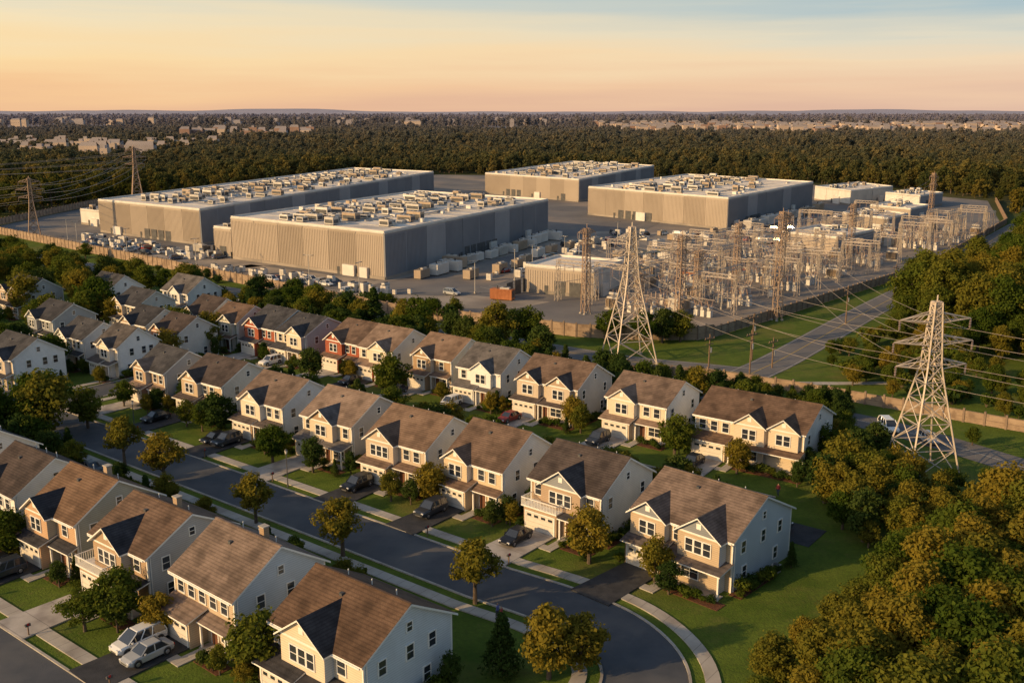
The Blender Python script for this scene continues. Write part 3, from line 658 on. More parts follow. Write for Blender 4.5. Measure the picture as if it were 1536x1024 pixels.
# ------------------------------------------------------------ instanced forest masses
fc = bpy.data.collections.new('forest_tree_collection')
for i in range(6):
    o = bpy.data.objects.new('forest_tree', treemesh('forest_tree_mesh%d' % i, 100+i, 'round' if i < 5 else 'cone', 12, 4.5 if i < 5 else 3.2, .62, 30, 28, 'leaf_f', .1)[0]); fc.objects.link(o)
wc = bpy.data.collections.new('woodland_tree_collection')
for k in ('wood', 'woodo'):
    for me, hh in PT[k]:
        o = bpy.data.objects.new('woodland_tree_source', me); wc.objects.link(o)
def instancer(name, P, S, coll):
    me = bpy.data.meshes.new(name); me.from_pydata(P, [], [])
    a = me.attributes.new('scl', 'FLOAT', 'POINT'); a.data.foreach_set('value', S)
    o = bpy.data.objects.new(name, me); COL.objects.link(o)
    ng = bpy.data.node_groups.new(name+'_nodes', 'GeometryNodeTree')
    ng.interface.new_socket(name='Geometry', in_out='INPUT', socket_type='NodeSocketGeometry')
    ng.interface.new_socket(name='Geometry', in_out='OUTPUT', socket_type='NodeSocketGeometry')
    N = ng.nodes.new; L = ng.links.new
    gi = N('NodeGroupInput'); go = N('NodeGroupOutput'); ip = N('GeometryNodeInstanceOnPoints'); ci = N('GeometryNodeCollectionInfo')
    ci.inputs['Collection'].default_value = coll; ci.inputs['Separate Children'].default_value = True; ci.inputs['Reset Children'].default_value = True
    na = N('GeometryNodeInputNamedAttribute'); na.data_type = 'FLOAT'; na.inputs['Name'].default_value = 'scl'
    rv = N('FunctionNodeRandomValue'); rv.data_type = 'FLOAT_VECTOR'; rv.inputs[0].default_value = (0, 0, 0); rv.inputs[1].default_value = (.1, .1, 6.28)
    ip.inputs['Pick Instance'].default_value = True
    L(gi.outputs[0], ip.inputs['Points']); L(ci.outputs[0], ip.inputs['Instance']); L(na.outputs[0], ip.inputs['Scale']); L(rv.outputs[0], ip.inputs['Rotation'])
    ri = N('FunctionNodeRandomValue'); ri.data_type = 'INT'; ri.inputs[4].default_value = 0; ri.inputs[5].default_value = 30
    L(ri.outputs[2], ip.inputs['Instance Index'])
    L(ip.outputs[0], go.inputs[0])
    md = o.modifiers.new('instances', 'NODES'); md.node_group = ng
    return o
site = [(-229,421),(-205,385),(-27,228),(14,198),(40,196),(58,196),(134,296),(218,428),(238,465),(268,548),(235,640),(160,715),(110,752),(-60,782),(-150,697),(-222,525)]
eastwood = [(63,169),(72,197),(84,215),(97,231),(124,268),(169,331),(230,418),(318,542),(345,560),(420,430),(300,112),(124,115),(84,147)]
P1, S1, P2, S2 = [], [], [], []
def ff(x, y): return math.sin(x*.004+1)+math.sin(y*.0033+x*.0017)+math.sin(x*.0009-y*.0021+2)
def hh_(x, y): return 1+.18*math.sin(x*.031+y*.017)+.14*math.sin(x*.011-y*.023+1)
def dense(L_): return [(a[0]+(b[0]-a[0])*k/8, a[1]+(b[1]-a[1])*k/8) for a, b in zip(L_, L_[1:]) for k in range(8)]
perd = dense([(p.x, p.y) for p in per[:14]]) + dense([(p.x, p.y) for p in east[-16:]])
def band(y0, y1, sp, sc, wmul=.62):
    y = y0
    while y < y1:
        xm = y*wmul+120; x = -xm
        while x < xm:
            px, py = x+R.uniform(-.5, .5)*sp, y+R.uniform(-.5, .5)*sp
            x += sp
            if pip(px, py, site) or pip(px, py, eastwood): continue
            if py < 520 and -150 < px < 215: continue
            if py < 600 and any((px-a)**2+(py-b)**2 < 100 for a, b in perd): continue
            q_ = S38*px+C38*py; p_ = C38*px-S38*py
            if py < 480 and p_ > -415 and q_ < 182 and px < 0: continue
            if y > 1000 and ff(px, py) > 1.45 and R.random() < .9: continue
            if (-690 < px < -370 and 1000 < py < 1330 and R.random() < .3): continue
            if (260 < px < 1700 and 1900 < py < 2950 and R.random() < .5): continue
            P1.append((px, py, -.5)); S1.append(sc*R.uniform(.6, 1.22)*hh_(px, py))
        y += sp
band(320, 1150, 8.5, 1.0); band(1150, 2600, 15, 1.25); band(2600, 7500, 42, 2.2, .58)
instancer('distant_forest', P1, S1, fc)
for i in range(11000):
    x, y = R.uniform(60, 420), R.uniform(110, 560)
    if not pip(x, y, eastwood): continue
    if x > y*.62+50: continue
    if any((x-a)**2+(y-b)**2 < 22 for a, b, _ in P2): continue
    near = min(1, max(.45, ((x-60)+(y-160)*.1)/45)) if y < 240 else 1
    P2.append((x, y, -.3)); S2.append(R.uniform(.75, 1.4)*hh_(x*3, y*3)*near)
instancer('woodland', P2, S2, wc)

def town(name, n, xr, yr, hr, mats, sz):
    mb = MB()
    for i in range(n):
        x, y = R.uniform(*xr), R.uniform(*yr); w, d, h = R.uniform(*sz), R.uniform(*sz)*.7, R.uniform(*hr); m = R.choice(mats)
        mb.box(x, y, 0, x+w, y+d, h, m)
        if R.random() < .4: mb.box(x+w*.3, y+d*.3, h, x+w*.6, y+d*.6, h+3, 'tn_b')
        else:
            mb.face([(x,y,h),(x+w,y,h),(x+w*.9,y+d/2,h+4),(x+w*.1,y+d/2,h+4)], 'tn_r'); mb.face([(x,y+d,h),(x+w*.1,y+d/2,h+4),(x+w*.9,y+d/2,h+4),(x+w,y+d,h)], 'tn_r')
        k = 0
        while k < w-4: mb.box(x+k+1, y-.2, h*.6, x+k+3, y+.1, h*.6+1.6, 'tn_r'); k += 5
    mb.obj(name)
town('distant_town', 90, (-700, -370), (1020, 1330), (9, 14), ['tn_a', 'tn_a', 'tn_b'], (6, 20))
town('distant_town', 20, (-560, -380), (1640, 1900), (14, 21), ['tn_c', 'tn_a', 'tn_b', 'tn_c'], (12, 26))
town('distant_town', 700, (230, 1750), (1950, 2950), (13, 21), ['tn_a', 'tn_a', 'tn_a', 'tn_b', 'tn_c'], (8, 26))
town('distant_town', 60, (-1700, 200), (2600, 4200), (17, 27), ['tn_b', 'tn_b', 'tn_a'], (12, 30))

# ------------------------------------------------------------ data centre campus
sp_ = MB(); sp_.face([(*p, .022) for p in [(-221,418),(-205,396),(-27.5,233.5),(14,211),(39.5,208),(60,226),(127,302),(215,433),(262,545),(190,690),(110,745),(-60,775),(-150,690),(-218,522)]], 'site'); sp_.obj('site_pavement')
gv = MB(); gv.face([(*p, .05) for p in [(30,226),(44,214),(120,300),(200,415),(160,425),(92,350),(45,280)]], 'gravel'); gv.obj('substation_gravel')
ca_ = MB()
for poly_, m_ in (([(-150,372),(-112,342),(-70,318),(-92,300),(-175,370)], 'site_c'), ([(-42,272),(-90,308),(-84,314),(-40,282),(20,385),(30,380)], 'site_c'), ([(-60,268),(-20,243),(0,240),(10,250),(-36,271)], 'site_c'), ([(30,405),(88,395),(95,372),(60,350),(30,380)], 'site_c')):
    ca_.face([(*p, .055) for p in poly_], m_)
ribbon(ca_, smooth([(-200, 408), (-118, 338), (-95, 300), (-20, 262), (10, 300), (45, 390), (85, 500)], 6), -3.5, 3.5, .075, 'asphalt_p')
ribbon(ca_, smooth([(5, 285), (50, 310), (85, 365), (130, 420), (190, 520)], 6), -3.5, 3.5, .085, 'asphalt_p')
for (x0, y0, a, n_) in ((-6, 268, .62, 12), (50, 372, .3, 22), (-12, 300, 1.1, 16), (112, 395, .9, 18), (-80, 296, -.66, 16)):
    c, s = math.cos(a), math.sin(a)
    for i in range(n_):
        px, py = x0+c*i*2.8, y0+s*i*2.8; ca_.face([(px,py,.1),(px+.14*c,py+.14*s,.1),(px+.14*c-5*s,py+.14*s+5*c,.1),(px-5*s,py+5*c,.1)], 'line')
ca_.obj('site_apron')
vg = MB()
for poly_ in ([(-190,376),(-30,240),(-33,236.5),(-193,372)], [(-28,238),(14,216),(12,213.5),(-29,234.5)], [(-85,290),(-40,258),(-44,253),(-88,286)], [(14,282),(30,300),(27,304),(11,286)], [(40,330),(58,346),(54,352),(37,335)]):
    vg.face([(*p, .09) for p in poly_], 'ground')
vg.obj('grass_verge')

def data_center(FL, F, Rr, h, seed, units=60, name='data_center', panels=True, mats=('dc_a', 'dc_b'), sidem='dc_c'):
    rr = random.Random(seed)
    root = empty(name, (0, 0, 0))
    FL, F, Rr = Vector((*FL, 0)), Vector((*F, 0)), Vector((*Rr, 0)); B = FL+(Rr-F)
    w = MB(); Z = Vector((0, 0, 1))
    def wallseg(a, b, seedmats, rib):
        d = (b-a); L = d.length; d.normalize(); n = Vector((d.y, -d.x, 0)); N = max(1, int(L/11)); st = L/N
        for i in range(N):
            m_ = seedmats[i % len(seedmats)] if i not in (0,) else seedmats[-1]
            o = a+d*(st*i)
            off = .0 if i % 2 else .12
            w.obox(o - n*.3, d*st, n*(.3+off), Z*h, m_)
            k = 0
            if rib:
                while k < st-.2:
                    w.obox(o+d*k+n*off, d*.22, n*.1, Z*(h-.6), m_); k += .75
            w.obox(o+n*off, d*.12, n*.06, Z*h, 'dc_c')
        w.obox(a-n*.1, d*L, n*.35, Vector((0, 0, .9)), 'site_c')
        w.obox(a+Z*(h), d*L, n*.25, Z*.35, 'unit')
        w.obox(a+Z*(h)-n*.3, d*L, n*.3, Z*.9, 'unit_w')
        for i in range(max(1, int(L/26))):
            o = a+d*(rr.uniform(.04, .9)*L)
            if rr.random() < .55:
                for k in range(rr.randint(1, 4)):
                    w.obox(o+d*(k*4.6)+n*.12, d*3.4, n*.14, Z*3.8, 'unit_d')
            else: w.obox(o+n*.12, d*rr.uniform(3, 6), n*.9, Z*rr.uniform(3, 4), 'unit_w')
            w.obox(o-d*3+n*.12, d*1.1, n*.14, Z*2.3, 'unit_d')
    wallseg(FL, F, mats, panels); wallseg(F, Rr, (sidem, sidem, 'dc_d', sidem) if panels else (sidem,), panels)
    wallseg(Rr, B, (sidem,), False); wallseg(B, FL, mats, False)
    w.obj('walls', root)
    t = MB(); e = [FL, F, Rr, B]
    t.face([(v.x, v.y, h+.3) for v in e], 'dc_roof')
    u = (F-FL).normalized(); v = (Rr-F).normalized(); LU = (F-FL).length; LV = (Rr-F).length
    for k in range(int(LV/9)):
        t.obox(FL+v*(k*9+4)+u*2+Z*(h+.3), u*(LU-4), v*.25, Z*.12, 'unit')
    t.obj('roof', root)
    q = MB()
    def unit(o, a, b, hh, m_):
        q.obox(o+Z*(h+.55), u*a, v*b, Z*hh, m_, 'unit_w')
        q.obox(o+Z*(h+.3), u*a, v*.3, Z*.25, 'unit_d')
        nf = max(1, int(a/1.8))
        for i in range(nf):
            c = o+u*((i+.5)*a/nf)+v*(b/2)+Z*(h+.55+hh); q.cyl(c, c+Z*.25, .65, .6, 10, 'unit_d')
        q.obox(o+u*.3-v*.05+Z*(h+.9), u*(a-.6), v*.06, Z*(hh*.5), 'unit_d')
        q.obox(o+u*a-u*.02+v*.3+Z*(h+.9), u*.07, v*(b-.6), Z*(hh*.5), 'unit_d')
    if units > 0:
      for r_ in ([.28, .42, .56, .82] if units > 20 else [.4]):
        k = LV*.04
        while k < LV*.94:
            if rr.random() < (.85 if r_ < .7 else .5):
                a = rr.choice([3, 4, 6]); b = rr.uniform(2, 3.2); hh = rr.uniform(1.0, 2.5)
                if units <= 20: a = 2.5; b = 2
                unit(FL+u*(LU*r_+rr.uniform(-2, 2))+v*k, a, b, hh, rr.choice(['unit', 'unit', 'unit_t', 'unit_w']))
            k += rr.uniform(4.2, 9.5)
    for i in range(units):
        a, b, hh = rr.uniform(.8, 2.6), rr.uniform(.8, 2.6), rr.uniform(.4, 1.4)
        o = FL+u*(rr.uniform(.04, .92)*LU)+v*(rr.uniform(.03, .95)*LV)
        q.obox(o+Z*(h+.3), u*a, v*b, Z*hh, rr.choice(['unit', 'unit_w', 'unit_t', 'dc_c']))
    for i in range(6 if units > 20 else 1):
        o = FL+u*(rr.uniform(.1, .9)*LU)+v*(rr.uniform(.03, .3)*LV)+Z*(h+.7)
        q.cyl(o, o+v*(LV*rr.uniform(.3, .6)), .25, .25, 6, 'unit')
    q.obj('rooftop_units', root)
    return root
data_center((-167.8,401.3), (-114,360.3), (-46.5,590), 12.6, 1, 100)
data_center((-93.2,326.7), (-37,283.9), (14.3,393), 13.4, 2, 80, mats=('dc_b', 'dc_a'))
data_center((-16,596), (36.2,538), (96.8,680), 11.5, 3, 60)
data_center((36.3,470.5), (89.2,408.3), (152.7,503.8), 12.6, 4, 70)
data_center((-101,333), (-93.6,327.4), (-85,345), 9.5, 7, 4, name='annex_building', mats=('dc_a',))
data_center((168,550), (177,518), (211,550), 7, 5, 12, name='warehouse', mats=('unit_w',), sidem='unit', panels=False)
data_center((140.8,420), (151.4,396.8), (166.8,415.5), 5.5, 6, 8, name='control_building', panels=False)
data_center((95.8,347.8), (110,331.3), (129.9,353), 6, 8, 8, name='control_building', mats=('dc_a',), panels=False)
data_center((3.65,265.3), (21.4,254.5), (31.3,272.7), 6.8, 9, 0, name='storage_building', mats=('unit', 'dc_a'), sidem='unit_w')
data_center((165,455), (176,436), (192,455), 5.5, 11, 6, name='control_building', mats=('dc_a',), panels=False)
data_center((196,520), (206,500), (226,520), 6, 14, 6, name='control_building', mats=('unit_w',), panels=False)
data_center((-188,430), (-172,418), (-165,438), 6, 12, 6, name='storage_building', mats=('unit_w',), panels=False)

def containermesh(m_):
    mb = MB(); mb.box(-3.2, -1.3, .3, 3.2, 1.3, 3.1, m_)
    for k in range(16): mb.box(-3.1+k*.4, -1.36, .4, -2.95+k*.4, -1.3, 3.0, m_); mb.box(-3.1+k*.4, 1.3, .4, -2.95+k*.4, 1.36, 3.0, m_)
    mb.box(-3.0, -1.1, 0, -2.4, 1.1, .3, 'unit_d'); mb.box(2.4, -1.1, 0, 3.0, 1.1, .3, 'unit_d'); mb.box(3.2, -1.0, .8, 3.26, 1.0, 2.7, 'unit_d')
    mb.cyl((-1.5, 0, 3.1), (-1.5, 0, 3.9), .2, .2, 8, 'unit_d'); mb.box(-.5, -.7, 3.1, 2.2, .7, 3.5, 'unit'); mb.cyl((.8,0,3.5),(.8,0,3.6),.5,.5,10,'unit_d')
    return mb.mesh('container_'+m_)
CN = [containermesh(k) for k in ('unit_w', 'unit_w', 'unit', 'unit_t')]; CO = containermesh('orange')
cbm = MB(); cbm.box(-.9,-.5,.15,.9,.5,2.0,'unit_w'); cbm.box(-1,-.6,0,1,.6,.15,'site_c'); cbm.box(-.8,-.54,.3,-.05,-.5,1.8,'unit'); cbm.box(.05,-.54,.3,.8,-.5,1.8,'unit'); cbm.box(-.6,-.2,2.0,.6,.3,2.2,'unit_d')
cbm = cbm.mesh('cabinet_mesh')
def lerp(a, b, t): return (a[0]+(b[0]-a[0])*t, a[1]+(b[1]-a[1])*t)
dirv = math.atan2(109, 51)
for i in range(14):
    t = .06+i*.062; x, y = lerp((-37, 283.9), (14.3, 393), t); place(R.choice(CN), 'generator_container', (x+6+R.uniform(0, 3), y-3, .05), dirv+R.choice([0, math.pi/2]), None, R.uniform(.8, 1.2))
for i in range(8):
    t = .1+i*.1; x, y = lerp((-37, 283.9), (14.3, 393), t); place(R.choice(CN), 'generator_container', (x+19+R.uniform(0, 8), y-8, .05), dirv, None, R.uniform(.7, 1.1))
for i in range(10):
    t = .05+i*.09; x, y = lerp((89.2, 408.3), (152.7, 503.8), t); place(R.choice(CN), 'generator_container', (x+7, y-4, .05), .98, None, R.uniform(.9, 1.4))
for i in range(12):
    t = .03+i*.05; x, y = lerp((-114, 360.3), (-46.5, 590), t); place(R.choice(CN), 'generator_container', (x+7, y-2, .05), 1.28, None, R.uniform(.9, 1.3))
for i in range(12):
    x, y = lerp((-165, 382), (-95, 325), R.random()); place(R.choice(CN), 'generator_container', (x+R.uniform(-6, 6), y+R.uniform(-4, 4), .05), ROT+R.choice([0, 1.57]), None, R.uniform(.5, .9))
for i in range(30):
    x, y = lerp((25, 300), (85, 400), R.random()); place(R.choice(CN), 'generator_container', (x+R.uniform(-14, 14), y+R.uniform(-12, 12), .09), R.choice([.8, 2.37]), None, R.uniform(.5, 1.0))
place(CO, 'shipping_container', (-2.5, 253, .05), ROT+.3, None, .95); place(CO, 'shipping_container', (52, 285, .05), ROT, None, .7)
for i in range(150):
    x, y = R.choice([lerp((-90, 300), (-30, 258), R.random()), lerp((-165, 378), (-100, 322), R.random()), lerp((0, 285), (50, 395), R.random()), lerp((60, 300), (150, 400), R.random())])
    place(cbm, 'equipment_cabinet', (x+R.uniform(-7, 7), y+R.uniform(-3, 3), .09), R.choice([ROT, ROT+1.57]), None, R.uniform(.5, 1.3))
for i in range(105):
    x, y = R.choice([lerp((-15, 262), (45, 395), R.random()), lerp((-80, 290), (-35, 258), R.random()), lerp((60, 390), (100, 372), R.random()), lerp((100, 395), (160, 480), R.random()), lerp((60, 300), (110, 380), R.random()), lerp((-160, 372), (-105, 322), R.random())])
    car(x+R.uniform(-9, 9), y+R.uniform(-4, 4), R.choice(['sedan', 'suv', 'van']), R.choice(['white', 'silver', 'dark', 'black', 'red', 'blue', 'white']), R.choice([0, 90]), False)

def fence(name, pts, h=2.8, step=3.0):
    mb = MB(); P = [Vector((*p, 0)) for p in pts]
    for a, b in zip(P, P[1:]):
        d = b-a; L = d.length; d.normalize(); n = Vector((d.y, -d.x, 0)); N = max(1, round(L/step)); st = L/N
        for i in range(N):
            o = a+d*(st*i); dz = R.uniform(-.08, .08)
            mb.obox(o-n*.16-d*.16, d*.32, n*.32, (0,0,h+.3), 'post')
            mb.obox(o+d*.16-n*.04+Vector((0,0,.08)), d*(st-.32), n*.08, (0,0,h-.1+dz), 'fence')
            mb.obox(o+d*.16-n*.08+Vector((0,0,h-.15)), d*(st-.32), n*.16, (0,0,.12), 'post')
            mb.obox(o+d*.16-n*.08+Vector((0,0,h*.45)), d*(st-.32), n*.15, (0,0,.1), 'post')
    return mb.obj(name)
fence('perimeter_fence', [(-219,524),(-222,419),(-206,394.5),(-150,343),(-28,232.5),(14,209.5),(26,206.5),(40,206.5),(44,209)], 3.0)
fence('perimeter_fence', [(44,209),(128,301),(217,432),(266,545)], 2.4)
fence('boundary_fence', [(20,178.0),(36,175),(52,164.5),(79,143.5),(130,106)], 2.0)

# ------------------------------------------------------------ lattice towers and wires
def tower(name, x, y, h, base, top, arms, rz, m_='steel', waist=.62, mw=None, beamw=.16):
    mb = MB(); mw = mw or base*.28
    def hw(z):
        t = z/h
        return (base+(mw-base)*(t/waist))/2 if t < waist else (mw+(top-mw)*((t-waist)/(1-waist)))/2
    zs = [0]; step = h*.17
    while zs[-1] < h-.3: zs.append(min(h, zs[-1]+max(step, .9))); step *= .86
    cs = ((-1,-1),(1,-1),(1,1),(-1,1))
    for a, b in zip(zs, zs[1:]):
        A = [(c[0]*hw(a), c[1]*hw(a), a) for c in cs]; B = [(c[0]*hw(b), c[1]*hw(b), b) for c in cs]
        for k in range(4):
            j = (k+1) % 4
            mb.beam(A[k], B[k], beamw, m_); mb.beam(A[k], B[j], beamw*.55, m_); mb.beam(A[j], B[k], beamw*.55, m_); mb.beam(B[k], B[j], beamw*.55, m_)
    for c in cs: mb.cyl((c[0]*base/2, c[1]*base/2, -.1), (c[0]*base/2, c[1]*base/2, .35), .4, .35, 8, 'concrete')
    tips = []
    for (z, L) in arms:
        for s in (-1, 1):
            r = hw(z); tip = (s*L, 0, z+.35); r2 = hw(min(h, z+1.2))
            for yy in (-1, 1):
                mb.beam((s*r, yy*r, z), tip, beamw*.7, m_); mb.beam((s*r2, yy*r2, min(h, z+1.3)), tip, beamw*.6, m_)
                for f in (.3, .6):
                    a = [(s*r)*(1-f)+tip[0]*f, yy*r*(1-f), z*(1-f)+tip[2]*f]; f2 = f-.25
                    b = [(s*r2)*(1-f2)+tip[0]*f2, yy*r2*(1-f2), min(h, z+1.3)*(1-f2)+tip[2]*f2]
                    mb.beam(a, b, beamw*.45, m_)
            for k in range(6): mb.cyl((tip[0], 0, tip[2]-.1-.22*k), (tip[0], 0, tip[2]-.2-.22*k), .16, .12, 8, 'insul')
            tips.append((tip[0], 0, tip[2]-1.5))
    mb.beam((0, 0, h-.1), (0, 0, h+.9), beamw*.8, m_)
    mb.obj(name, None, (x, y, 0), rz)
    c, s = math.cos(rz), math.sin(rz)
    return [(x+c*t[0]-s*t[1], y+s*t[0]+c*t[1], t[2]) for t in tips]
A3 = lambda h, L: [(h*.93, L*.75), (h*.80, L), (h*.67, L*.85)]
T1 = tower('transmission_tower', 23.1, 189, 26.4, 8.6, 1.0, [(24.0, 3.2), (21, 4.2), (18, 3.8)], math.radians(15), beamw=.22)
T2 = tower('transmission_tower', 55.8, 126.8, 23.7, 7.2, 1.0, [(21.0, 5.0), (18, 5.6), (14.8, 5.0)], math.radians(8), beamw=.2)
T0 = tower('transmission_tower', 112, 92, 24, 7.2, 1.0, [(21.0, 4.6), (18, 5.2), (14.8, 4.6)], math.radians(30), beamw=.19)
masts = []
for (x, y, h) in ((17.9,235,21),(37,213,22),(62.5,227.3,25.5),(60.5,262.3,19),(168.4,397,24),(84,300,18),(110,318,19),(47,246,14),(30,228,11)):
    masts.append(tower('lattice_mast', x, y, h, 1.7, 1.2, [(h*.93, 2.6), (h*.8, 2.4)], math.radians(30), m_='rust', mw=1.4, beamw=.17))
TL1 = tower('transmission_tower', -185.7, 382, 23, 4.6, 1.0, A3(23, 5), math.radians(25), m_='rust', beamw=.26)
TL2 = tower('transmission_tower', -208, 550, 29, 6, 1.0, A3(29, 6), math.radians(25), m_='rust', beamw=.34)
TL0 = tower('transmission_tower', -292, 338, 24, 5.6, 1.0, A3(24, 6), math.radians(25), m_='rust', beamw=.24)
def wire(mb, a, b, sag, r=.035):
    n = 14; prev = None
    for i in range(n+1):
        t = i/n; p = (a[0]+(b[0]-a[0])*t, a[1]+(b[1]-a[1])*t, a[2]+(b[2]-a[2])*t-4*sag*t*(1-t))
        if prev: mb.cyl(prev, p, r, r, 4, 'wire', False)
        prev = p
wm = MB()
for a, b in zip(T2, T0): wire(wm, a, b, 1.6, .03)
for a, b in zip(T1, T2): wire(wm, a, b, 2.6, .025)
for i, mm in enumerate((masts[2], masts[1])):
    for k in range(3): wire(wm, T1[k*2+(1-i)], mm[k], 1.2, .03)
for k in range(4): wire(wm, T2[k], masts[2][k], 3.0, .025)
for a, b in zip(TL0, TL1): wire(wm, a, b, 3.5, .06)
for a, b in zip(TL1, TL2): wire(wm, a, b, 4, .06)
for i, j in ((0,1),(1,3),(2,3),(3,5),(5,6),(6,4),(0,3),(2,5)):
    for k in range(4): wire(wm, masts[i][k], masts[j][k], 1.5, .035)
for a in TL2: wire(wm, a, (a[0]-160, a[1]-130, 24), 4, .07)
wm.obj('power_lines')
def upole(x, y, h):
    mb = MB(); mb.cyl((0,0,-.2), (0,0,h), .17, .11, 8, 'wood'); mb.box(-1.3, -.07, h-1, 1.3, .07, h-.85, 'wood'); mb.box(-1, -.07, h-2, 1, .07, h-1.87, 'wood')
    for k in (-1.1, -.5, .5, 1.1): mb.cyl((k,0,h-.85), (k,0,h-.6), .06, .05, 6, 'insul')
    mb.cyl((.35,0,h-3.6), (.35,0,h-2.7), .25, .25, 10, 'unit'); mb.obj('utility_pole', None, (x, y, 0), .6)
for a in ((47.5,189,9.5),(44,176,9),(77,222,9),(50,183,6),(101,256,9),(37.5,181.5,7)): upole(*a)
lp = MB(); lp.cyl((0,0,0),(0,0,9),.12,.07,8,'unit'); lp.box(-1.2,-.08,8.9,1.2,.08,9.05,'unit'); lp.box(-1.5,-.2,8.85,-.9,.2,9.0,'unit_d'); lp.box(.9,-.2,8.85,1.5,.2,9.0,'unit_d'); lp.cyl((0,0,0),(0,0,.6),.3,.3,8,'concrete')
lpm = lp.mesh('light_pole_mesh')
for i in range(26):
    x, y = R.choice([lerp((-170, 368), (-30, 250), i/26), lerp((-10, 262), (60, 400), (i % 13)/13), lerp((52, 240), (210, 440), (i % 9)/9)]); place(lpm, 'light_pole', (x, y, 0), R.uniform(0, 3))
sl = MB(); sl.cyl((0,0,0),(0,0,4.6),.07,.05,8,'unit_d'); sl.cyl((0,0,4.6),(0,0,5.05),.13,.2,8,'unit_w'); sl.cyl((0,0,5.05),(0,0,5.25),.24,.03,8,'unit_d'); sl.cyl((0,0,0),(0,0,.5),.13,.1,8,'unit_d')
slm = sl.mesh('street_lamp_mesh')
for p, q in ((-98, 77.6), (-134, 77.6)): place(slm, 'street_lamp', (*W(p, q), 0), 0)
mx_ = MB(); mx_.box(-.05,-.05,0,.05,.05,1.05,'wood'); mx_.box(-.12,-.25,1.05,.12,.25,1.2,'unit_d'); mx_.cyl((0,-.25,1.2),(0,.25,1.2),.12,.12,10,'unit_d'); mx_.box(.12,-.1,1.15,.14,.1,1.4,'lampr')
mxm = mx_.mesh('mailbox_mesh')
for p in (-61, -73, -87, -101, -116, -133): place(mxm, 'mailbox', (*W(p, 77.5), 0), ROT)
for p in (-59, -73.2, -87.3, -99): place(mxm, 'mailbox', (*W(p, 38.0), 0), ROT)

# ------------------------------------------------------------ substation
def gantry():
    mb = MB()
    for sx in (-4.5, 4.5):
        for dy in (-.45, .45):
            for dx in (-.45, .45): mb.beam((sx+dx, dy*1.6, 0), (sx+dx*.5, dy*.6, 9.5), .14, 'steel')
        for k in range(6):
            z = k*1.55; mb.beam((sx-.45, -.7+z*.03, z), (sx+.45, -.7+z*.03, z+1.5), .08, 'steel'); mb.beam((sx+.45, .7-z*.03, z), (sx-.45, .7-z*.03, z+1.5), .08, 'steel')
    for dz in (8.8, 9.7):
        for dy in (-.35, .35): mb.beam((-4.8, dy, dz), (4.8, dy, dz), .12, 'steel')
    for k in range(8): mb.beam((-4.5+k*1.13, -.35, 8.8), (-3.4+k*1.13, -.35, 9.7), .07, 'steel'); mb.beam((-3.4+k*1.13, .35, 8.8), (-4.5+k*1.13, .35, 9.7), .07, 'steel')
    for sx in (-2.6, 0, 2.6):
        for k in range(6): mb.cyl((sx,0,8.6-.25*k), (sx,0,8.5-.25*k), .18, .14, 8, 'insul')
        mb.cyl((sx,0,7.1),(sx,0,3.8),.04,.04,4,'wire')
    return mb.mesh('gantry_mesh')
def transformer():
    mb = MB(); mb.box(-2, -1.2, .4, 2, 1.2, 3.4, 'unit'); mb.box(-2.4, -1.5, 0, 2.4, 1.5, .4, 'concrete')
    for k in range(9): mb.box(-1.8+k*.42, 1.2, .8, -1.65+k*.42, 2.1, 3.0, 'unit_t'); mb.box(-1.8+k*.42, -2.1, .8, -1.65+k*.42, -1.2, 3.0, 'unit_t')
    mb.cyl((-1.5, .6, 4.2), (1.5, .6, 4.2), .4, .4, 12, 'unit'); mb.beam((-1,.6,3.4),(-1,.6,3.9),.1,'unit'); mb.beam((1,.6,3.4),(1,.6,3.9),.1,'unit')
    for sx in (-1.2, 0, 1.2):
        for k in range(7): mb.cyl((sx,-.4,3.4+.26*k), (sx,-.45,3.55+.26*k), .2-.012*k, .14-.012*k, 8, 'insul')
    return mb.mesh('transformer_mesh')
def switchgear():
    mb = MB()
    for sx in (-2.4, 0, 2.4):
        for sy in (-1, 1):
            mb.beam((sx, sy, 0), (sx, sy, 2.6), .18, 'steel')
            for k in range(7): mb.cyl((sx, sy, 2.6+.25*k), (sx, sy, 2.75+.25*k), .17, .12, 8, 'insul')
        mb.cyl((sx, -2.6, 4.45), (sx, 2.6, 4.45), .07, .07, 6, 'wire'); mb.beam((sx, -1, 2.6), (sx, 1, 2.6), .14, 'steel')
    mb.beam((-2.6, -1, 2.55), (2.6, -1, 2.55), .16, 'steel'); mb.beam((-2.6, 1, 2.55), (2.6, 1, 2.55), .16, 'steel')
    mb.box(-.5, -.4, .2, .5, .4, 1.7, 'unit_w')
    return mb.mesh('switchgear_mesh')
def breaker():
    mb = MB()
    for sx in (-1.8, 0, 1.8):
        mb.box(sx-.5, -.6, 0, sx+.5, .6, 1.6, 'unit_w'); mb.cyl((sx,-.9,2.1),(sx,.9,2.1),.38,.38,10,'unit')
        for s in (-1, 1):
            for k in range(7): mb.cyl((sx, s*(.6+.12*k), 2.4+.25*k), (sx, s*(.66+.12*k), 2.55+.25*k), .17, .12, 8, 'insul')
    mb.cyl((-3,0,4.2),(3,0,4.2),.08,.08,6,'wire')
    return mb.mesh('breaker_mesh')
SM = [(gantry(), 'substation_gantry'), (transformer(), 'power_transformer'), (switchgear(), 'disconnect_switch'), (breaker(), 'circuit_breaker')]
dx_, dy_ = .66, .75; ang_ = math.atan2(dy_, dx_)
s_ = 6; k_ = 0
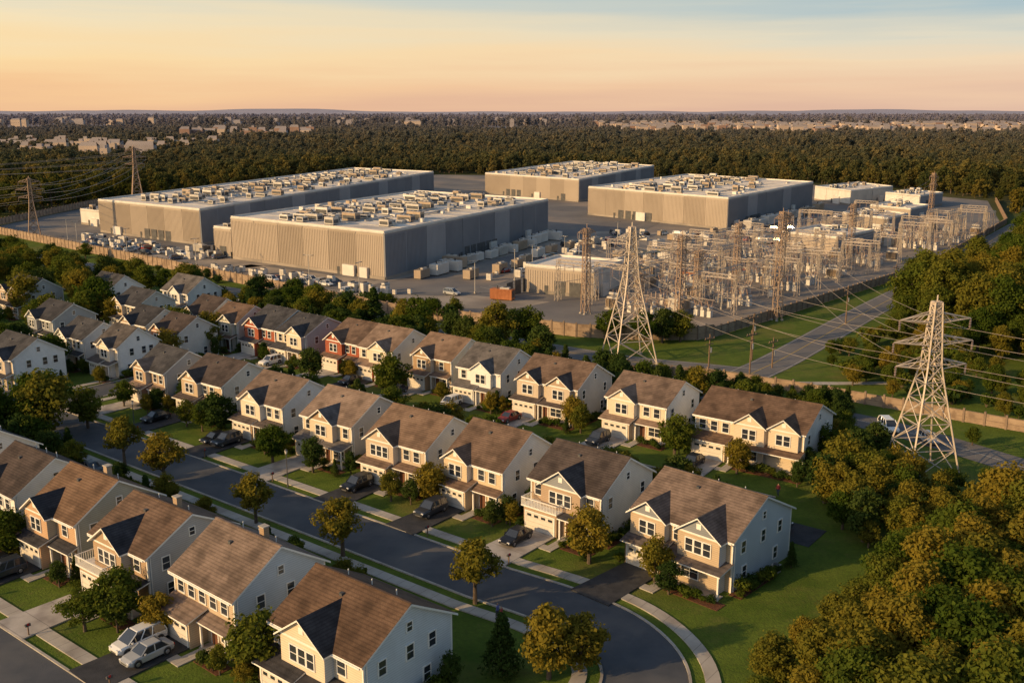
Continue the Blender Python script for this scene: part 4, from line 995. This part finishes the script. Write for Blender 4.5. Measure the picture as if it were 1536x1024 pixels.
while s_ < 240:
    t_ = 4
    while t_ < 54:
        x = 40+dx_*s_-dy_*t_; y = 219+dy_*s_+dx_*t_
        k_ += 1
        ok = not (88 < x < 138 and 326 < y < 364) and not (138 < x < 172 and 392 < y < 425) and not (0 < x < 36 and 250 < y < 276)
        if ok and R.random() < .93:
            c_ = [0, 2, 1, 0, 3, 2, 0, 3][(k_*3 + int(s_)) % 8]
            me, nm = SM[c_]
            place(me, nm, (x+R.uniform(-.8, .8), y+R.uniform(-.8, .8), .05), ang_+(math.pi/2 if R.random() < .7 else 0), None, R.uniform(.85, 1.15))
        t_ += 6.8
    s_ += 6.8
bus = MB()
for t_ in (8, 15.5, 23, 30.5, 38):
    for z in (6.2, 9.6):
        a = (40-dy_*t_, 219+dx_*t_, z)
        for k in range(9): wire(bus, (a[0]+dx_*k*18, a[1]+dy_*k*18, z), (a[0]+dx_*(k+1)*18, a[1]+dy_*(k+1)*18, z), .4, .06)
bus.obj('bus_conductors')

# ------------------------------------------------------------ pedestrians
def personmat(nm, shirt, pants):
    m = bpy.data.materials.new(nm); m.use_nodes = True; nt = m.node_tree; b = nt.nodes['Principled BSDF']; b.inputs['Roughness'].default_value = .85
    tc = nn(nt, 'ShaderNodeTexCoord'); sp2 = nn(nt, 'ShaderNodeSeparateXYZ'); nt.links.new(tc.outputs['Object'], sp2.inputs[0])
    dv = nn(nt, 'ShaderNodeMath', operation='DIVIDE'); dv.inputs[1].default_value = 1.8; nt.links.new(sp2.outputs[2], dv.inputs[0])
    cr = nn(nt, 'ShaderNodeValToRGB'); cr.color_ramp.interpolation = 'CONSTANT'; e = cr.color_ramp.elements
    e[0].color = (.03, .03, .03, 1); e[1].position = .05; e[1].color = (*pants, 1)
    for pos, c in ((.53, shirt), (.82, (.42, .25, .17)), (.93, (.05, .03, .02))): x = e.new(pos); x.color = (*c, 1)
    nt.links.new(dv.outputs[0], cr.inputs[0]); nt.links.new(cr.outputs[0], b.inputs['Base Color']); return m
def person(x, y, rz, shirt, pants):
    J = [(0,0,.95,.14),(0,0,1.15,.14),(0,0,1.38,.15),(0,.0,1.5,.055),(0,.02,1.6,.085),(0,.01,1.7,.08),
         (-.1,0,.88,.09),(-.11,.12,.5,.065),(-.11,.1,.1,.045),(-.11,.25,.04,.035), (.1,0,.88,.09),(.11,.03,.48,.065),(.11,-.2,.12,.045),(.11,-.08,.04,.035),
         (-.2,0,1.4,.055),(-.25,-.06,1.12,.042),(-.24,.1,.88,.032),(-.23,.14,.8,.03),(.2,0,1.4,.055),(.25,.06,1.12,.042),(.24,.2,.92,.032),(.23,.26,.85,.03)]
    E = [(0,1),(1,2),(2,3),(3,4),(4,5),(0,6),(6,7),(7,8),(8,9),(0,10),(10,11),(11,12),(12,13),(2,14),(14,15),(15,16),(16,17),(2,18),(18,19),(19,20),(20,21)]
    me = bpy.data.meshes.new('pedestrian'); me.from_pydata([j[:3] for j in J], E, []); me.materials.append(personmat('clothes', shirt, pants))
    o = place(me, 'pedestrian', (x, y, .12), rz); o.modifiers.new('skin', 'SKIN')
    for i, j in enumerate(J): me.skin_vertices[0].data[i].radius = (j[3], j[3])
    me.skin_vertices[0].data[0].use_root = True
    sb = o.modifiers.new('sub', 'SUBSURF'); sb.levels = 1; sb.render_levels = 1
person(*W(-54.5, 67.5), 1.0, (.12, .14, .35), (.05, .05, .08)); person(*W(-53.8, 67.2), 1.2, (.35, .05, .05), (.1, .1, .12)); person(34, 118, 2.5, (.4, .05, .04), (.05, .06, .1))

# ------------------------------------------------------------ sun, sky, camera
EL = math.radians(18); AZ = math.radians(205)
ts = Vector((math.cos(AZ)*math.cos(EL), math.sin(AZ)*math.cos(EL), math.sin(EL)))
sd = bpy.data.lights.new('sun', 'SUN'); sd.energy = 5.0; sd.angle = math.radians(.6); sd.color = (1, .645, .28)
so = bpy.data.objects.new('sun', sd); COL.objects.link(so); so.rotation_euler = ts.to_track_quat('Z', 'Y').to_euler(); so.location = (-100, -50, 100)
wd = bpy.data.worlds.new('World'); scene.world = wd; wd.use_nodes = True; nt = wd.node_tree; nt.nodes.clear(); L = nt.links.new
out = nn(nt, 'ShaderNodeOutputWorld'); sky = nn(nt, 'ShaderNodeTexSky'); sky.sky_type = 'NISHITA'; sky.sun_disc = False
sky.sun_elevation = EL; sky.sun_rotation = math.atan2(ts.x, ts.y); sky.dust_density = 2.0; sky.air_density = 1.2
b1 = nn(nt, 'ShaderNodeBackground'); b1.inputs[1].default_value = .14; L(sky.outputs[0], b1.inputs[0])
tc = nn(nt, 'ShaderNodeTexCoord'); sx = nn(nt, 'ShaderNodeSeparateXYZ'); L(tc.outputs['Generated'], sx.inputs[0])
mr = nn(nt, 'ShaderNodeMapRange'); mr.inputs[1].default_value = 0; mr.inputs[2].default_value = .14
mp = nn(nt, 'ShaderNodeMapping'); mp.inputs['Scale'].default_value = (1.2, 1.2, 22); mp.inputs['Rotation'].default_value = (0, .03, 0); L(tc.outputs['Generated'], mp.inputs[0])
ns = nn(nt, 'ShaderNodeTexNoise'); ns.inputs['Scale'].default_value = 2.2; ns.inputs['Detail'].default_value = 8; L(mp.outputs[0], ns.inputs['Vector'])
m1 = nn(nt, 'ShaderNodeMath', operation='MULTIPLY_ADD'); m1.inputs[1].default_value = .06; m1.inputs[2].default_value = -.030; L(ns.outputs['Fac'], m1.inputs[0])
ad = nn(nt, 'ShaderNodeMath', operation='ADD'); L(sx.outputs[2], ad.inputs[0]); L(m1.outputs[0], ad.inputs[1]); L(ad.outputs[0], mr.inputs[0])
def rampn(cols):
    cr = nn(nt, 'ShaderNodeValToRGB'); e = cr.color_ramp.elements
    e[0].position, e[0].color = cols[0][0], (*cols[0][1], 1); e[1].position, e[1].color = cols[-1][0], (*cols[-1][1], 1)
    for p, c in cols[1:-1]: x = e.new(p); x.color = (*c, 1)
    L(mr.outputs[0], cr.inputs[0]); return cr.outputs[0]
left = rampn([(0, (.83, .49, .29)), (.15, (.93, .58, .30)), (.35, (.98, .71, .37)), (.58, (.94, .77, .49)), (.74, (.72, .72, .60)), (1, (.38, .49, .56))])
right = rampn([(0, (.72, .48, .37)), (.15, (.83, .57, .40)), (.33, (.88, .69, .48)), (.5, (.72, .69, .57)), (.66, (.40, .53, .58)), (1, (.26, .40, .52))])
mh = nn(nt, 'ShaderNodeMapRange'); mh.inputs[1].default_value = -.5; mh.inputs[2].default_value = .5; L(sx.outputs[0], mh.inputs[0])
mx = nn(nt, 'ShaderNodeMix', data_type='RGBA'); L(mh.outputs[0], mx.inputs[0]); L(left, mx.inputs[6]); L(right, mx.inputs[7])
b2 = nn(nt, 'ShaderNodeBackground'); b2.inputs[1].default_value = 1.0; L(mx.outputs[2], b2.inputs[0])
mf = nn(nt, 'ShaderNodeMapRange'); mf.inputs[1].default_value = .12; mf.inputs[2].default_value = .35; L(sx.outputs[2], mf.inputs[0])
ms = nn(nt, 'ShaderNodeMixShader'); L(mf.outputs[0], ms.inputs[0]); L(b2.outputs[0], ms.inputs[1]); L(b1.outputs[0], ms.inputs[2]); L(ms.outputs[0], out.inputs[0])

cd = bpy.data.cameras.new('camera'); cam = bpy.data.objects.new('camera', cd); COL.objects.link(cam)
cd.sensor_width = 36; cd.lens = 34.57; cd.clip_start = .5; cd.clip_end = 60000
cam.location = (0, 0, 48); cam.rotation_euler = (math.radians(90-13.16), 0, 0); scene.camera = cam
print('forest', len(P1), 'woods', len(P2), 'objects', len(bpy.data.objects))
